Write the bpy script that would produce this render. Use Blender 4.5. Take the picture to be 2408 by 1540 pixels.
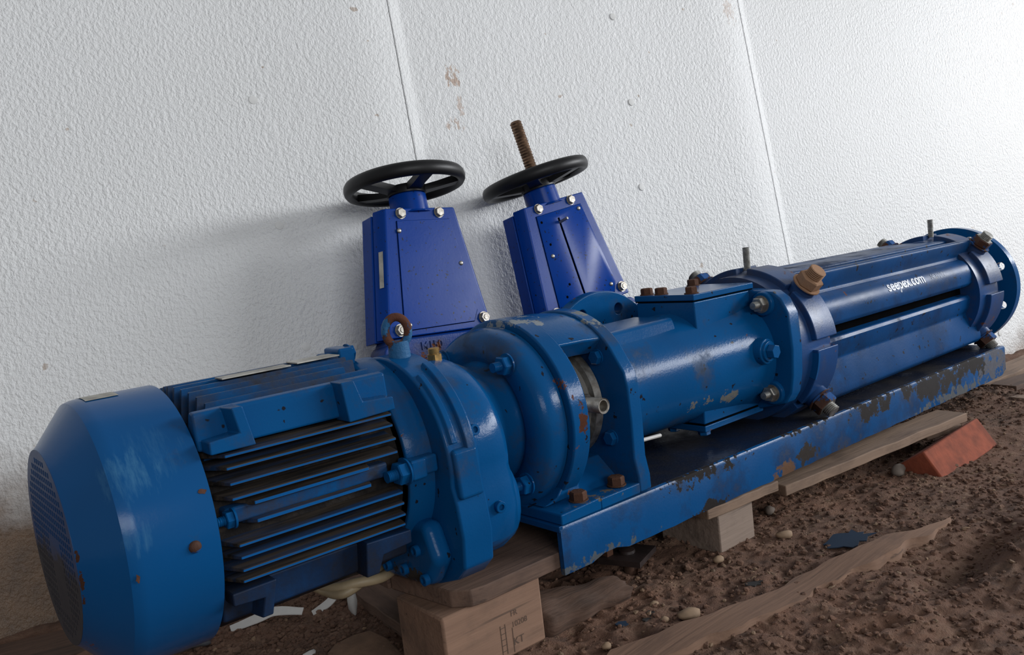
import bpy, bmesh, math, random
import numpy as np
from mathutils import Vector, Matrix
random.seed(7); rng = np.random.default_rng(7)
for o in list(bpy.data.objects): bpy.data.objects.remove(o)
scene = bpy.context.scene
COL = scene.collection
PI = math.pi

# ------------------------------------------------------------------ camera
cam = bpy.data.cameras.new('camera'); camo = bpy.data.objects.new('camera', cam); COL.objects.link(camo)
FPX = 1958.7
CR = ((0.76003746, -0.63986517, -0.11364698), (-0.15383596, -0.0072358, -0.98806991), (0.63140919, 0.76845313, -0.10393375))
r0, r1, r2 = [Vector(v) for v in CR]
M = Matrix.Identity(4)
for i in range(3):
    M[i][0] = r0[i]; M[i][1] = -r1[i]; M[i][2] = -r2[i]
M[2][3] = 0.5
camo.matrix_world = M
cam.sensor_width = 36; cam.lens = FPX / 2408 * 36; cam.clip_start = 0.02
scene.camera = camo

# ------------------------------------------------------------------ light
w = bpy.data.worlds.new('world'); scene.world = w; w.use_nodes = True
bg = w.node_tree.nodes['Background']; bg.inputs[0].default_value = (0.93, 0.96, 1.0, 1); bg.inputs[1].default_value = 0.22
def area(name, loc, target, size, energy, color):
    l = bpy.data.lights.new(name, 'AREA'); l.shape = 'RECTANGLE'; l.size, l.size_y = size; l.energy = energy; l.color = color
    o = bpy.data.objects.new(name, l); COL.objects.link(o); o.location = loc
    o.rotation_euler = (Vector(target) - Vector(loc)).to_track_quat('-Z', 'Y').to_euler()
    return o
area('doorway_daylight', (6.2, -2.7, 1.95), (1.3, 0.95, 0.45), (4.6, 1.1), 285, (0.95, 0.97, 1.0))
area('open_side_daylight', (-0.8, -4.8, 2.0), (0.9, 0.9, 0.35), (3.4, 1.2), 74, (0.95, 0.97, 1.0))
vs = scene.view_settings
vs.view_transform = 'Standard'; vs.look = 'None'; vs.gamma = 1; vs.exposure = 0.3; vs.use_curve_mapping = False

# ------------------------------------------------------------------ materials
class NT:
    def __init__(s, name):
        s.m = bpy.data.materials.new(name); s.m.use_nodes = True
        s.t = s.m.node_tree; s.n = s.t.nodes; s.l = s.t.links
        s.b = s.n['Principled BSDF']; s.tc = s.n.new('ShaderNodeTexCoord')
    def k(s, a, b): s.l.new(a, b)
    def mapping(s, scale=(1, 1, 1), src='Object'):
        m = s.n.new('ShaderNodeMapping'); m.inputs['Scale'].default_value = scale; s.k(s.tc.outputs[src], m.inputs[0]); return m.outputs[0]
    def noise(s, vec, scale, detail=4, rough=.55, dist=0):
        n = s.n.new('ShaderNodeTexNoise'); n.inputs['Scale'].default_value = scale; n.inputs['Detail'].default_value = detail
        n.inputs['Roughness'].default_value = rough; n.inputs['Distortion'].default_value = dist; s.k(vec, n.inputs['Vector']); return n.outputs['Fac']
    def ramp(s, fac, lo, hi, a=0, b=1):
        r = s.n.new('ShaderNodeMapRange'); r.clamp = True
        for i, v in zip((1, 2, 3, 4), (lo, hi, a, b)): r.inputs[i].default_value = v
        s.k(fac, r.inputs[0]); return r.outputs[0]
    def mix(s, fac, a, b):
        x = s.n.new('ShaderNodeMix'); x.data_type = 'RGBA'
        for v, i in ((a, 6), (b, 7)):
            if isinstance(v, (tuple, list)): x.inputs[i].default_value = (*v[:3], 1)
            else: s.k(v, x.inputs[i])
        if isinstance(fac, (int, float)): x.inputs[0].default_value = fac
        else: s.k(fac, x.inputs[0])
        return x.outputs[2]
    def math(s, op, a, b=None):
        x = s.n.new('ShaderNodeMath'); x.operation = op; x.use_clamp = False
        for i, v in enumerate((a, b)):
            if v is None: continue
            if isinstance(v, (int, float)): x.inputs[i].default_value = v
            else: s.k(v, x.inputs[i])
        return x.outputs[0]
    def bump(s, h, strength, dist=.002):
        x = s.n.new('ShaderNodeBump'); x.inputs['Strength'].default_value = strength; x.inputs['Distance'].default_value = dist
        s.k(h, x.inputs['Height']); s.k(x.outputs[0], s.b.inputs['Normal'])
    def sep(s):
        x = s.n.new('ShaderNodeSeparateXYZ'); s.k(s.tc.outputs['Object'], x.inputs[0]); return x.outputs

def paint(name, base, base2=None, rough=.3, rust=0.0, grime=0.0, grimecol=(.05, .04, .03), gscale=7, rscale=11, bump=.12, speck=.0, rustcol=(.09, .032, .015), zdirt=None, xrust=None, spec=.2, sscale=75, scuffs=(), blots=()):
    t = NT(name); v = t.mapping()
    base2 = base2 or tuple(c * .8 for c in base)
    c = t.mix(t.ramp(t.noise(v, 5, 3), .35, .65), base, base2)
    rg = t.ramp(t.noise(v, 9, 4), .3, .7, rough * .8, rough * 1.3)
    h = t.noise(v, 260, 3, .6)
    if speck:
        sp = t.ramp(t.noise(v, sscale, 2, .5), .73 - speck, .75 - speck)
        c = t.mix(sp, c, (.012, .015, .025))
    if grime:
        g = t.ramp(t.noise(v, gscale, 9, .68), .64 - grime * .35, .72 - grime * .12)
        g = t.math('MULTIPLY', g, .85)
        c = t.mix(g, c, grimecol); rg = t.math('MAXIMUM', rg, t.math('MULTIPLY', g, .8))
    for (cx, cy_, cz, rr, amt) in scuffs:
        px = t.sep(); d2 = None
        for o_, c0 in zip(px, (cx, cy_, cz)):
            dd = t.math('DIVIDE', t.math('SUBTRACT', o_, c0), rr); dd = t.math('MULTIPLY', dd, dd); d2 = dd if d2 is None else t.math('ADD', d2, dd)
        st = t.noise(t.mapping((160, 30, 30)), 1, 5, .7)
        k_ = t.ramp(t.math('SUBTRACT', st, t.math('MULTIPLY', d2, .22)), .38, .62, 0, amt)
        c = t.mix(k_, c, (.06, .19, .33)); rg = t.math('MAXIMUM', rg, t.math('MULTIPLY', k_, .6))
    for (bx, by, bz, rx, ry, rz, thr, bc, bs) in blots:      # wear with a shape of its own, at a place of its own
        px = t.sep(); d2 = None
        for o_, c0, rr in zip(px, (bx - 1.1, by, bz + .2676), (rx, ry, rz)):
            dd = t.math('DIVIDE', t.math('SUBTRACT', o_, c0), rr); dd = t.math('MULTIPLY', dd, dd); d2 = dd if d2 is None else t.math('ADD', d2, dd)
        bn = t.math('SUBTRACT', t.noise(v, bs, 8, .68), t.math('MULTIPLY', d2, .16))
        k_ = t.ramp(bn, thr, thr + .025)
        c = t.mix(k_, c, t.mix(t.noise(v, bs * 3, 4), bc, tuple(q * .5 for q in bc))); rg = t.math('MAXIMUM', rg, t.math('MULTIPLY', k_, .8))
    if zdirt:
        zz = t.math('ADD', t.sep()[2], t.math('MULTIPLY', t.math('SUBTRACT', t.noise(v, 14, 8, .7), .5), zdirt[1]))
        zd = t.ramp(zz, zdirt[0] + .012, zdirt[0] - .012, 0, .9)
        c = t.mix(zd, c, t.mix(t.noise(v, 50, 5), zdirt[2], tuple(x * .55 for x in zdirt[2]))); rg = t.math('MAXIMUM', rg, t.math('MULTIPLY', zd, .85))
    if rust:
        rn = t.noise(v, rscale, 10, .72)
        if xrust: rn = t.math('ADD', rn, t.ramp(t.sep()[0], xrust[0], xrust[1], 0, xrust[2]))
        r = t.ramp(rn, .70 - rust * .45, .715 - rust * .45)
        rc = t.mix(t.noise(v, 60, 4), rustcol, tuple(x * 2.0 for x in rustcol))
        c = t.mix(r, c, rc); rg = t.math('MAXIMUM', rg, t.math('MULTIPLY', r, .85))
        h = t.math('SUBTRACT', h, t.math('MULTIPLY', r, .9))
    t.k(c, t.b.inputs['Base Color']); t.k(rg, t.b.inputs['Roughness'])
    t.b.inputs['Specular IOR Level'].default_value = spec
    t.bump(h, bump, .0015)
    return t.m

def metal(name, col, rough=.3, dirt=0.0, dirtcol=(.1, .05, .025)):
    t = NT(name); v = t.mapping()
    c = t.mix(t.ramp(t.noise(v, 90, 5), .5 - dirt * .3, .62 - dirt * .1, 0, min(1, dirt * 1.6)), col, dirtcol)
    t.k(c, t.b.inputs['Base Color']); t.b.inputs['Metallic'].default_value = .9 - dirt * .3
    t.k(t.ramp(t.noise(v, 120, 3), .3, .7, rough, rough * 1.5), t.b.inputs['Roughness'])
    return t.m

def wood(name, a, b, dark=(.06, .04, .03), ring=False, fine=1.0, rough=.85, bump=.5):
    t = NT(name)
    v = t.mapping((3, 55 * fine, 55 * fine)); v2 = t.mapping((6, 12, 12))
    g = t.noise(v, 1.0, 6, .6, .6)
    c = t.mix(t.ramp(g, .3, .7), a, b)
    c = t.mix(t.ramp(t.noise(v2, 1.5, 6, .65), .52, .75, 0, .75), c, dark)
    c = t.mix(t.ramp(t.noise(t.mapping((5, 160, 160)), 1, 3), .62, .72, 0, .7), c, tuple(x * .6 for x in dark))
    t.k(c, t.b.inputs['Base Color']); t.b.inputs['Roughness'].default_value = rough
    t.bump(t.math('ADD', g, t.noise(t.mapping((8, 120, 120)), 1, 3)), bump, .002)
    return t.m

def plain(name, col, rough=.5, bump=0, scale=100, var=.15, metallic=0):
    t = NT(name); v = t.mapping()
    c = t.mix(t.ramp(t.noise(v, scale * .3, 5), .35, .65), col, tuple(x * (1 - var) for x in col))
    t.k(c, t.b.inputs['Base Color']); t.b.inputs['Roughness'].default_value = rough; t.b.inputs['Metallic'].default_value = metallic
    if bump: t.bump(t.noise(v, scale, 4), bump, .002)
    return t.m

BL = (.0025, .082, .245); BL2 = (.003, .064, .195)
MT = {}
MT['blue'] = paint('blue_enamel', BL, BL2, .18, spec=.13, rust=.1, grime=.3, grimecol=(.035, .045, .065), speck=.03, blots=(
    (.975, -.072, -.046, .016, .02, .012, .47, (.20, .20, .19), 90), (1.010, -.074, -.043, .018, .02, .013, .47, (.20, .20, .19), 90), (1.066, -.073, -.046, .028, .02, .018, .44, (.22, .22, .20), 70),
    (.699, -.130, .000, .012, .012, .024, .42, (.10, .032, .015), 45), (.535, -.13, -.13, .02, .04, .02, .46, (.05, .04, .032), 40), (.470, -.06, -.125, .02, .08, .02, .46, (.07, .06, .05), 45),
    (.72, -.12, -.10, .05, .02, .012, .46, (.15, .13, .11), 60), (.70, -.02, .128, .05, .07, .02, .50, (.30, .33, .36), 45), (.80, -.05, .118, .03, .05, .02, .49, (.25, .27, .28), 50)))
MT['blue_cover'] = paint('blue_enamel_scuffed', (.003, .078, .24), (.005, .068, .205), .19, rust=.09, grime=.16, grimecol=(.03, .05, .09), bump=.04, scuffs=((-.920, -.108, .340, .030, .42), (-.925, -.128, .290, .018, .4), (-.90, -.10, .352, .035, .2)), blots=((.1345, -.0925, .012, .0022, .006, .010, .47, (.075, .03, .017), 150), (.1345, -.0925, -.010, .0022, .006, .014, .46, (.075, .03, .017), 150), (.1345, -.0875, -.030, .0022, .006, .012, .48, (.075, .03, .017), 150), (.195, -.02, -.13, .05, .06, .02, .45, (.30, .24, .18), 30)))
MT['blue_vent'] = paint('blue_enamel_dust_splashed', (.012, .060, .185), (.014, .055, .16), .35, rust=.1, bump=.1, zdirt=(.262, .16, (.07, .058, .048)))
MT['blue_fin'] = paint('blue_enamel_dusty', (.003, .070, .215), (.004, .052, .155), .3, grime=.72, grimecol=(.024, .021, .020), gscale=18)
MT['bluetip'] = paint('rubbed_blue_fin_edge', (.004, .095, .30), (.004, .075, .23), .25, grime=.2, grimecol=(.05, .042, .035), gscale=25)
MT['blue_under'] = paint('blue_enamel_dark_underside', (.003, .040, .13), (.006, .014, .035), .45, grime=1.05, grimecol=(.011, .010, .010), gscale=12)  # darker blue with near-black mottling for the lower motor parts
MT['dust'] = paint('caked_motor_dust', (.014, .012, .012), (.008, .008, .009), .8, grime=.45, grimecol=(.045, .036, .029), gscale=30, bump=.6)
MT['blue_stator'] = paint('blue_enamel_weathered', (.003, .060, .20), (.004, .040, .125), .34, spec=.09, rust=.06, grime=.5, grimecol=(.009, .018, .045), speck=.06)
MT['blue_clamp'] = paint('blue_enamel_dirty_clamp', (.008, .058, .2), (.016, .045, .12), .36, spec=.2, rust=.22, grime=.5, grimecol=(.06, .06, .075))
MT['blue_base'] = paint('blue_enamel_rusting_base', (.0025, .072, .225), (.003, .058, .18), .28, rust=.16, rscale=7, grime=.42, grimecol=(.016, .014, .016), rustcol=(.022, .014, .012), blots=(
    (.93, -.13, -.119, .13, .05, .026, .455, (.017, .013, .012), 75), (1.22, -.13, -.119, .14, .05, .014, .45, (.017, .013, .012), 60), (1.125, -.13, -.174, .055, .05, .016, .40, (.15, .075, .04), 22),
    (1.185, -.13, -.163, .04, .05, .02, .42, (.03, .022, .018), 45), (.93, -.13, -.176, .05, .05, .012, .42, (.017, .013, .012), 50), (1.45, -.13, -.134, .15, .05, .028, .42, (.017, .013, .012), 26),
    (1.66, -.13, -.142, .17, .05, .036, .41, (.022, .018, .018), 22), (1.84, -.13, -.142, .12, .05, .036, .41, (.017, .013, .012), 24), (1.96, -.13, -.158, .10, .05, .042, .42, (.10, .105, .13), 50),
    (.70, -.13, -.174, .10, .05, .012, .44, (.09, .11, .13), 70), (1.75, -.13, -.183, .2, .05, .016, .43, (.10, .11, .12), 45)))
MT['web'] = paint('grimy_channel_top', (.010, .022, .055), (.016, .017, .024), .24, grime=.8, grimecol=(.024, .022, .022), gscale=5, bump=.35)
MT['blue_valve'] = paint('blue_valve_lacquer', (.0012, .042, .27), (.0012, .036, .235), .24, spec=.13, speck=.05, sscale=190, bump=.04)
MT['blue_valve_body'] = paint('blue_valve_casting', (.005, .04, .23), (.006, .035, .18), .35, rust=.2, grime=.35, grimecol=(.04, .033, .03), bump=.3)
MT['rust'] = paint('rusty_steel', (.10, .045, .026), (.06, .03, .02), .8, grime=.3, bump=.6)
MT['rustblue'] = paint('rusty_bolt_flaking_blue', (.085, .038, .024), (.05, .028, .022), .7, rust=.42, rscale=40, rustcol=(.012, .05, .15), bump=.5)
MT['eye'] = paint('rusty_eyebolt_blue', (.02, .11, .25), (.03, .12, .26), .5, rust=.55, rscale=14, rustcol=(.07, .028, .018), bump=.7)
MT['tan'] = paint('tan_dust_coated_thread', (.34, .20, .12), (.26, .15, .09), .85, bump=.4)
MT['steel'] = metal('dull_stainless', (.42, .40, .36), .36, .35, (.16, .13, .10))
MT['zinc'] = metal('grey_zinc_thread', (.36, .36, .34), .42, .3, (.1, .08, .06))
MT['brownsteel'] = metal('oily_brown_spindle', (.26, .16, .10), .38, .4, (.05, .03, .02))
MT['brass'] = metal('tarnished_brass', (.42, .26, .09), .38, .35, (.08, .06, .03))
MT['grey_metal'] = plain('grey_cast_sleeve', (.20, .19, .17), .5, .15, 200)
MT['black'] = plain('black_plastic', (.010, .010, .011), .42, .06, 140)
MT['black'].node_tree.nodes['Principled BSDF'].inputs['Specular IOR Level'].default_value = .3
MT['darkin'] = plain('black_interior', (.004, .004, .0045), .95)  # near-black, also used as painted shade in slots and gaps
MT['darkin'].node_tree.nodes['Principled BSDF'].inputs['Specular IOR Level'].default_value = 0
MT['label'] = plain('worn_paper_label', (.52, .50, .44), .6, .1, 150, .5)
MT['plate'] = plain('scraped_aluminium_plate', (.50, .48, .43), .5, .4, 90, .55)
MT['cable'] = plain('cream_cable_sheath', (.46, .36, .22), .5, .1, 60, .45)
MT['white_print'] = plain('white_print', (.62, .66, .74), .5)
MT['faint_print'] = plain('faded_white_print', (.10, .16, .30), .5)
MT['ink'] = plain('branded_ink', (.11, .07, .05), .85)
MT['scrape'] = plain('bare_grey_scrape', (.20, .20, .19), .6, .2, 120, .5)
MT['primer'] = plain('red_primer', (.30, .045, .02), .6)
MT['scuff'] = plain('pale_blue_scuff', (.014, .105, .25), .45, .1, 120, .5)
MT['rustchip'] = plain('brown_rust_chip', (.085, .03, .015), .85, .6, 160, .5)
MT['board'] = wood('pallet_top_wood', (.19, .115, .080), (.13, .078, .056), (.055, .034, .026))
MT['block'] = wood('pallet_block_wood', (.28, .165, .108), (.205, .12, .08), (.11, .07, .05), fine=.6)
MT['block2'] = wood('grey_block_wood', (.28, .21, .165), (.22, .165, .13), (.13, .095, .075), fine=1.4)
MT['oldplank'] = wood('rotting_plank_wood', (.25, .145, .092), (.17, .098, .064), (.085, .05, .036))
MT['plank'] = wood('weathered_plank_wood', (.27, .18, .122), (.19, .125, .085), (.10, .062, .043))
MT['log'] = wood('rotten_timber', (.13, .072, .047), (.08, .045, .031), (.035, .022, .016), bump=1.0)
MT['brick'] = plain('red_fired_brick', (.30, .068, .030), .9, .35, 130, .4)
MT['gravel'] = plain('brown_gravel', (.26, .165, .10), .85, .2, 80, .5)
MT['stone'] = plain('tan_pebble', (.33, .22, .135), .8, .2, 80, .3)
MT['greystone'] = plain('grey_stone', (.20, .16, .13), .85, .25, 80, .3)
MT['flatstone'] = plain('dusty_flat_stone', (.20, .115, .07), .9, .5, 140, .35)
MT['white_pl'] = plain('white_plastic', (.62, .60, .57), .55, .1, 80, .2)
MT['clear'] = plain('dirty_clear_film', (.16, .17, .19), .25, .2, 60, .4)
MT['chip'] = plain('straw_chips', (.26, .165, .10), .9, .2, 60, .55)
MT['darkplate'] = plain('dark_rusted_plate', (.035, .022, .02), .5, .4, 90, .5)
MT['bluebit'] = plain('blue_paint_flake', (.012, .03, .06), .6)
MT['darkbit'] = plain('charred_scrap', (.03, .028, .026), .8)

def fin_dust():
    t = NT('streaky_fin_dust'); v = t.mapping((7, 75, 75)); w_ = t.mapping((3, 30, 30))
    c = t.mix(t.ramp(t.noise(v, 1, 6, .65), .4, .62), (.011, .010, .010), (.068, .053, .042))
    c = t.mix(t.ramp(t.noise(w_, 1, 5, .6), .52, .66, 0, .85), c, (.004, .036, .11))
    t.k(c, t.b.inputs['Base Color']); t.b.inputs['Roughness'].default_value = .75; t.b.inputs['Specular IOR Level'].default_value = .2
    t.bump(t.noise(v, 2, 5, .7), .4, .001); return t.m
MT['findust'] = fin_dust()
def soil_mat():
    t = NT('brown_soil'); v = t.mapping()
    c = t.mix(t.ramp(t.noise(v, 3.2, 5, .6), .35, .65), (.235, .122, .076), (.155, .084, .055))
    c = t.mix(t.ramp(t.noise(v, 30, 8, .7), .5, .72, 0, .8), c, (.33, .205, .135))
    c = t.mix(t.ramp(t.noise(v, 18, 8, .75), .53, .68, 0, .8), c, (.07, .042, .031))
    t.k(c, t.b.inputs['Base Color']); t.b.inputs['Roughness'].default_value = .95
    h = t.math('ADD', t.noise(v, 120, 6, .7), t.math('MULTIPLY', t.noise(v, 420, 4, .7), .6))
    t.bump(h, .9, .006); return t.m
MT['soil'] = soil_mat()

def wall_mat():
    t = NT('white_embossed_panel'); v = t.mapping(); xyz = t.sep()
    base = t.mix(t.ramp(t.noise(v, 1.6, 4), .35, .7), (.80, .805, .80), (.755, .76, .75))
    c = base
    # rust-brown splash low down at the left end, ragged upper border
    n = t.noise(v, 9, 7, .65)
    left = t.ramp(xyz[0], .50, -.05, 0, .20)
    lim = t.math('ADD', left, t.math('MULTIPLY', t.math('SUBTRACT', n, .5), .22))
    m1 = t.ramp(t.math('SUBTRACT', lim, xyz[2]), -.07, .05, 0, .93)
    c = t.mix(m1, c, t.mix(t.ramp(t.noise(v, 22, 6, .7), .35, .7), (.21, .115, .052), (.10, .055, .027)))
    # scattered brown flecks
    fl = t.ramp(t.noise(v, 34, 3, .5), .735, .76, 0, .6)
    c = t.mix(fl, c, (.36, .24, .15))
    # a splash of brown drips on the middle panel
    def blot(cx, cz, rx, rz):
        dx = t.math('DIVIDE', t.math('SUBTRACT', xyz[0], cx), rx); dz_ = t.math('DIVIDE', t.math('SUBTRACT', xyz[2], cz), rz)
        return t.math('ADD', t.math('MULTIPLY', dx, dx), t.math('MULTIPLY', dz_, dz_))
    nb = t.noise(t.mapping((1, 1, .5)), 130, 6, .7)
    for cx, cz, rx, rz, a in ((.832, .825, .016, .024, .7), (.836, .770, .008, .024, .5), (.815, .730, .020, .014, .6), (1.60, .985, .02, .04, .4)):
        msk = t.ramp(t.math('SUBTRACT', t.math('SUBTRACT', nb, t.math('MULTIPLY', blot(cx, cz, rx, rz), .10)), .44), 0, .05, 0, a)
        c = t.mix(msk, c, (.42, .25, .15))
    # greenish grime running down beside the joints
    t.k(c, t.b.inputs['Base Color']); t.b.inputs['Roughness'].default_value = .48
    h = t.math('ADD', t.ramp(t.noise(t.mapping((1, 1, .75)), 150, 3, .6), .3, .7), t.math('MULTIPLY', t.noise(v, 330, 2), .6))
    t.bump(h, .68, .0022); return t.m
MT['wall'] = wall_mat()
MT['stain'] = plain('brown_splash', (.42, .27, .17), .7, .1, 60, .5)
MT['plug'] = plain('white_plug_cap', (.74, .74, .72), .4)

# ------------------------------------------------------------------ mesh helpers
def pt(x, r, a):                      # a in degrees: 0 towards the viewer, 90 up
    a = math.radians(a); return (x, -r * math.cos(a), r * math.sin(a))
class MB:
    def __init__(s): s.v = []; s.f = []
    def add(s, vs, fs):
        o = len(s.v); s.v += [tuple(v) for v in vs]; s.f += [tuple(i + o for i in f) for f in fs]; return s
    def box(s, a, b):
        (x0, y0, z0), (x1, y1, z1) = a, b
        return s.add([(x0, y0, z0), (x1, y0, z0), (x1, y1, z0), (x0, y1, z0), (x0, y0, z1), (x1, y0, z1), (x1, y1, z1), (x0, y1, z1)],
                     [(0, 3, 2, 1), (4, 5, 6, 7), (0, 1, 5, 4), (1, 2, 6, 5), (2, 3, 7, 6), (3, 0, 4, 7)])
    def hexa(s, p): return s.add(p, [(0, 3, 2, 1), (4, 5, 6, 7), (0, 1, 5, 4), (1, 2, 6, 5), (2, 3, 7, 6), (3, 0, 4, 7)])
    def lathe(s, prof, seg=64, a0=0, a1=360, cap0=False, cap1=False, closed=False):
        full = abs(a1 - a0) >= 360; n = seg if full else seg + 1; vs = []; fs = []
        for x, r in prof:
            for j in range(n): vs.append(pt(x, r, a0 + (a1 - a0) * j / seg))
        m = len(prof); R = m if closed else m - 1
        for i in range(R):
            i2 = (i + 1) % m
            for j in range(seg):
                j2 = (j + 1) % n
                fs.append((i * n + j, i2 * n + j, i2 * n + j2, i * n + j2))
        if cap0: fs.append(tuple(range(n)))
        if cap1: fs.append(tuple(reversed(range((m - 1) * n, m * n))))
        if not full and closed:
            fs.append(tuple(i * n for i in range(m))); fs.append(tuple(reversed([i * n + n - 1 for i in range(m)])))
        return s.add(vs, fs)
    def prism(s, poly, a, b, ax='x'):
        P = {'x': lambda u, v, t: (t, u, v), 'y': lambda u, v, t: (u, t, v), 'z': lambda u, v, t: (u, v, t)}[ax]
        n = len(poly); vs = [P(u, v, a) for u, v in poly] + [P(u, v, b) for u, v in poly]
        fs = [tuple(range(n)), tuple(reversed(range(n, 2 * n)))] + [(i, i + n, (i + 1) % n + n, (i + 1) % n) for i in range(n)]
        return s.add(vs, fs)
    def loft(s, rings, caps=True):
        n = len(rings[0]); vs = [p for r in rings for p in r]; fs = []
        for i in range(len(rings) - 1):
            for j in range(n): fs.append((i * n + j, (i + 1) * n + j, (i + 1) * n + (j + 1) % n, i * n + (j + 1) % n))
        if caps: fs += [tuple(range(n)), tuple(reversed(range((len(rings) - 1) * n, len(rings) * n)))]
        return s.add(vs, fs)
    def cyl(s, p0, p1, ra, rb=None, seg=16, ph=0):
        rb = ra if rb is None else rb; p0 = Vector(p0); p1 = Vector(p1); d = (p1 - p0).normalized(); u = d.orthogonal().normalized(); v = d.cross(u)
        ring = lambda p, r: [p + (u * math.cos(ph + 2 * PI * k / seg) + v * math.sin(ph + 2 * PI * k / seg)) * r for k in range(seg)]
        return s.loft([ring(p0, ra), ring(p1, rb)])
    def tube(s, path, r, seg=10, closed=False):
        path = [Vector(p) for p in path]; n = len(path); rings = []
        d0 = (path[1] - path[0]).normalized(); u = d0.orthogonal().normalized()
        for i, p in enumerate(path):
            a = path[(i - 1) % n] if (closed or i > 0) else p; b = path[(i + 1) % n] if (closed or i < n - 1) else p
            d = (b - a).normalized(); u = (u - d * u.dot(d)).normalized(); v = d.cross(u)
            rr = r[i] if isinstance(r, (list, tuple)) else r
            rings.append([p + (u * math.cos(2 * PI * k / seg) + v * math.sin(2 * PI * k / seg)) * rr for k in range(seg)])
        if closed: rings.append(rings[0]); return s.loft(rings, False)
        return s.loft(rings)
    def mesh(s, name, smooth=35):
        m = bpy.data.meshes.new(name); m.from_pydata([tuple(v) for v in s.v], [], s.f)
        bm = bmesh.new(); bm.from_mesh(m); bmesh.ops.remove_doubles(bm, verts=bm.verts, dist=1e-6); bmesh.ops.recalc_face_normals(bm, faces=bm.faces); bm.to_mesh(m); bm.free()
        if smooth:
            m.shade_smooth(); m.set_sharp_from_angle(angle=math.radians(smooth))
        return m

CUR = {'off': Vector((0, 0, 0))}
def link(name, mesh, mat, parent=None, loc=None, rot=None):
    o = bpy.data.objects.new(name, mesh); COL.objects.link(o)
    if mat and not mesh.materials: mesh.materials.append(MT[mat])
    if parent: o.parent = parent
    if loc is not None: o.location = loc
    if rot is not None: o.rotation_euler = rot
    return o
def part(name, mb, mat, parent, bevel=0, seg=2, smooth=35):
    off = CUR['off']; mb.v = [tuple(Vector(v) - off) for v in mb.v]
    o = link(name, mb.mesh(name, smooth), mat, parent)
    if bevel:
        b = o.modifiers.new('bevel', 'BEVEL'); b.width = bevel; b.segments = seg; b.limit_method = 'ANGLE'; b.angle_limit = math.radians(38); b.harden_normals = True
        o.data.shade_smooth()
    return o
def inst(name, mesh, parent, p, axis, roll=0, label=None):
    """place a shared mesh (its axis is +Z) at local point p pointing along axis"""
    o = bpy.data.objects.new(name, mesh); COL.objects.link(o); o.parent = parent
    q = Vector(axis).to_track_quat('Z', 'Y') @ Matrix.Rotation(roll, 3, 'Z').to_quaternion()
    o.rotation_mode = 'QUATERNION'; o.rotation_quaternion = q; o.location = Vector(p) - CUR['off']
    if label: o['label'] = label
    return o
def thing(name, label, cat, loc, group=None, rot=None):
    o = bpy.data.objects.new(name, None); COL.objects.link(o); o.location = loc; o.empty_display_size = .05
    if rot: o.rotation_euler = rot
    tag(o, label, cat, group); return o
def tag(o, label, cat, group=None, kind=None):
    o['label'] = label; o['category'] = cat
    if group: o['group'] = group
    if kind: o['kind'] = kind
    return o
def boolcut(o, cutter_mb):
    """cut holes for real: boolean difference, then keep the plain mesh"""
    cutter_mb.v = [tuple(Vector(v) - CUR['off']) for v in cutter_mb.v]
    c = bpy.data.objects.new('cutter', cutter_mb.mesh('cutter', 0)); COL.objects.link(c)
    c.parent = o.parent
    m = o.modifiers.new('cut', 'BOOLEAN'); m.object = c; m.operation = 'DIFFERENCE'; m.solver = 'EXACT'
    bpy.context.view_layer.update()
    dg = bpy.context.evaluated_depsgraph_get(); me = bpy.data.meshes.new_from_object(o.evaluated_get(dg))
    o.modifiers.remove(m); o.data = me; bpy.data.objects.remove(c)
    me.shade_smooth(); me.set_sharp_from_angle(angle=math.radians(35))
def text_mesh(body, size, depth=0, bold=False):
    cu = bpy.data.curves.new('lettering', 'FONT'); cu.body = body; cu.size = size; cu.extrude = depth; cu.align_x = 'LEFT'
    if bold: cu.offset = size * .018
    o = bpy.data.objects.new('lettering', cu); COL.objects.link(o); bpy.context.view_layer.update()
    me = bpy.data.meshes.new_from_object(o.evaluated_get(bpy.context.evaluated_depsgraph_get()))
    bpy.data.objects.remove(o); bpy.data.curves.remove(cu); return me
def arc(cx, cy, r, a0, a1, n):
    return [(cx + r * math.cos(math.radians(a0 + (a1 - a0) * i / n)), cy + r * math.sin(math.radians(a0 + (a1 - a0) * i / n))) for i in range(n + 1)]

# shared fasteners (axis +Z, base at z=0)
def zprof(prof, seg): # lathe around Z
    m = MB(); n = seg; vs = []; fs = []
    for z, r in prof:
        for j in range(n): vs.append((r * math.cos(2 * PI * j / n), r * math.sin(2 * PI * j / n), z))
    for i in range(len(prof) - 1):
        for j in range(n): fs.append((i * n + j, i * n + (j + 1) % n, (i + 1) * n + (j + 1) % n, (i + 1) * n + j))
    fs += [tuple(reversed(range(n))), tuple(range((len(prof) - 1) * n, len(prof) * n))]
    return m.add(vs, fs)
def threadprof(z0, z1, r, pitch):
    out = []; z = z0
    while z < z1 - 1e-6:
        out += [(z, r * .88), (z + pitch * .5, r)]; z += pitch
    out += [(z1, r * .88)]; return out
def nut_mesh(name, r, h, sr, sl, mat, washer=True, stud_mat=None, pitch=.0022):
    m = MB(); z = 0
    if washer: m.v += []; mm = zprof([(0, r * 1.15), (.002, r * 1.15)], 24); m.add(mm.v, mm.f); z = .002
    a = zprof([(z, r * .94), (z + h * .1, r), (z + h * .88, r), (z + h, r * .90)], 6); m.add(a.v, a.f)
    nn = len(m.f)
    if sl:
        b = zprof(threadprof(z + h * .9, z + h + sl, sr, pitch), 16); m.add(b.v, b.f)
    me = m.mesh(name, 32); me.materials.append(MT[mat])
    if stud_mat and sl:
        me.materials.append(MT[stud_mat])
        for p in me.polygons:
            c = p.center
            if math.hypot(c.x, c.y) < sr * 1.02 and c.z > z + h * .95: p.material_index = 1
    return me
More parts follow.
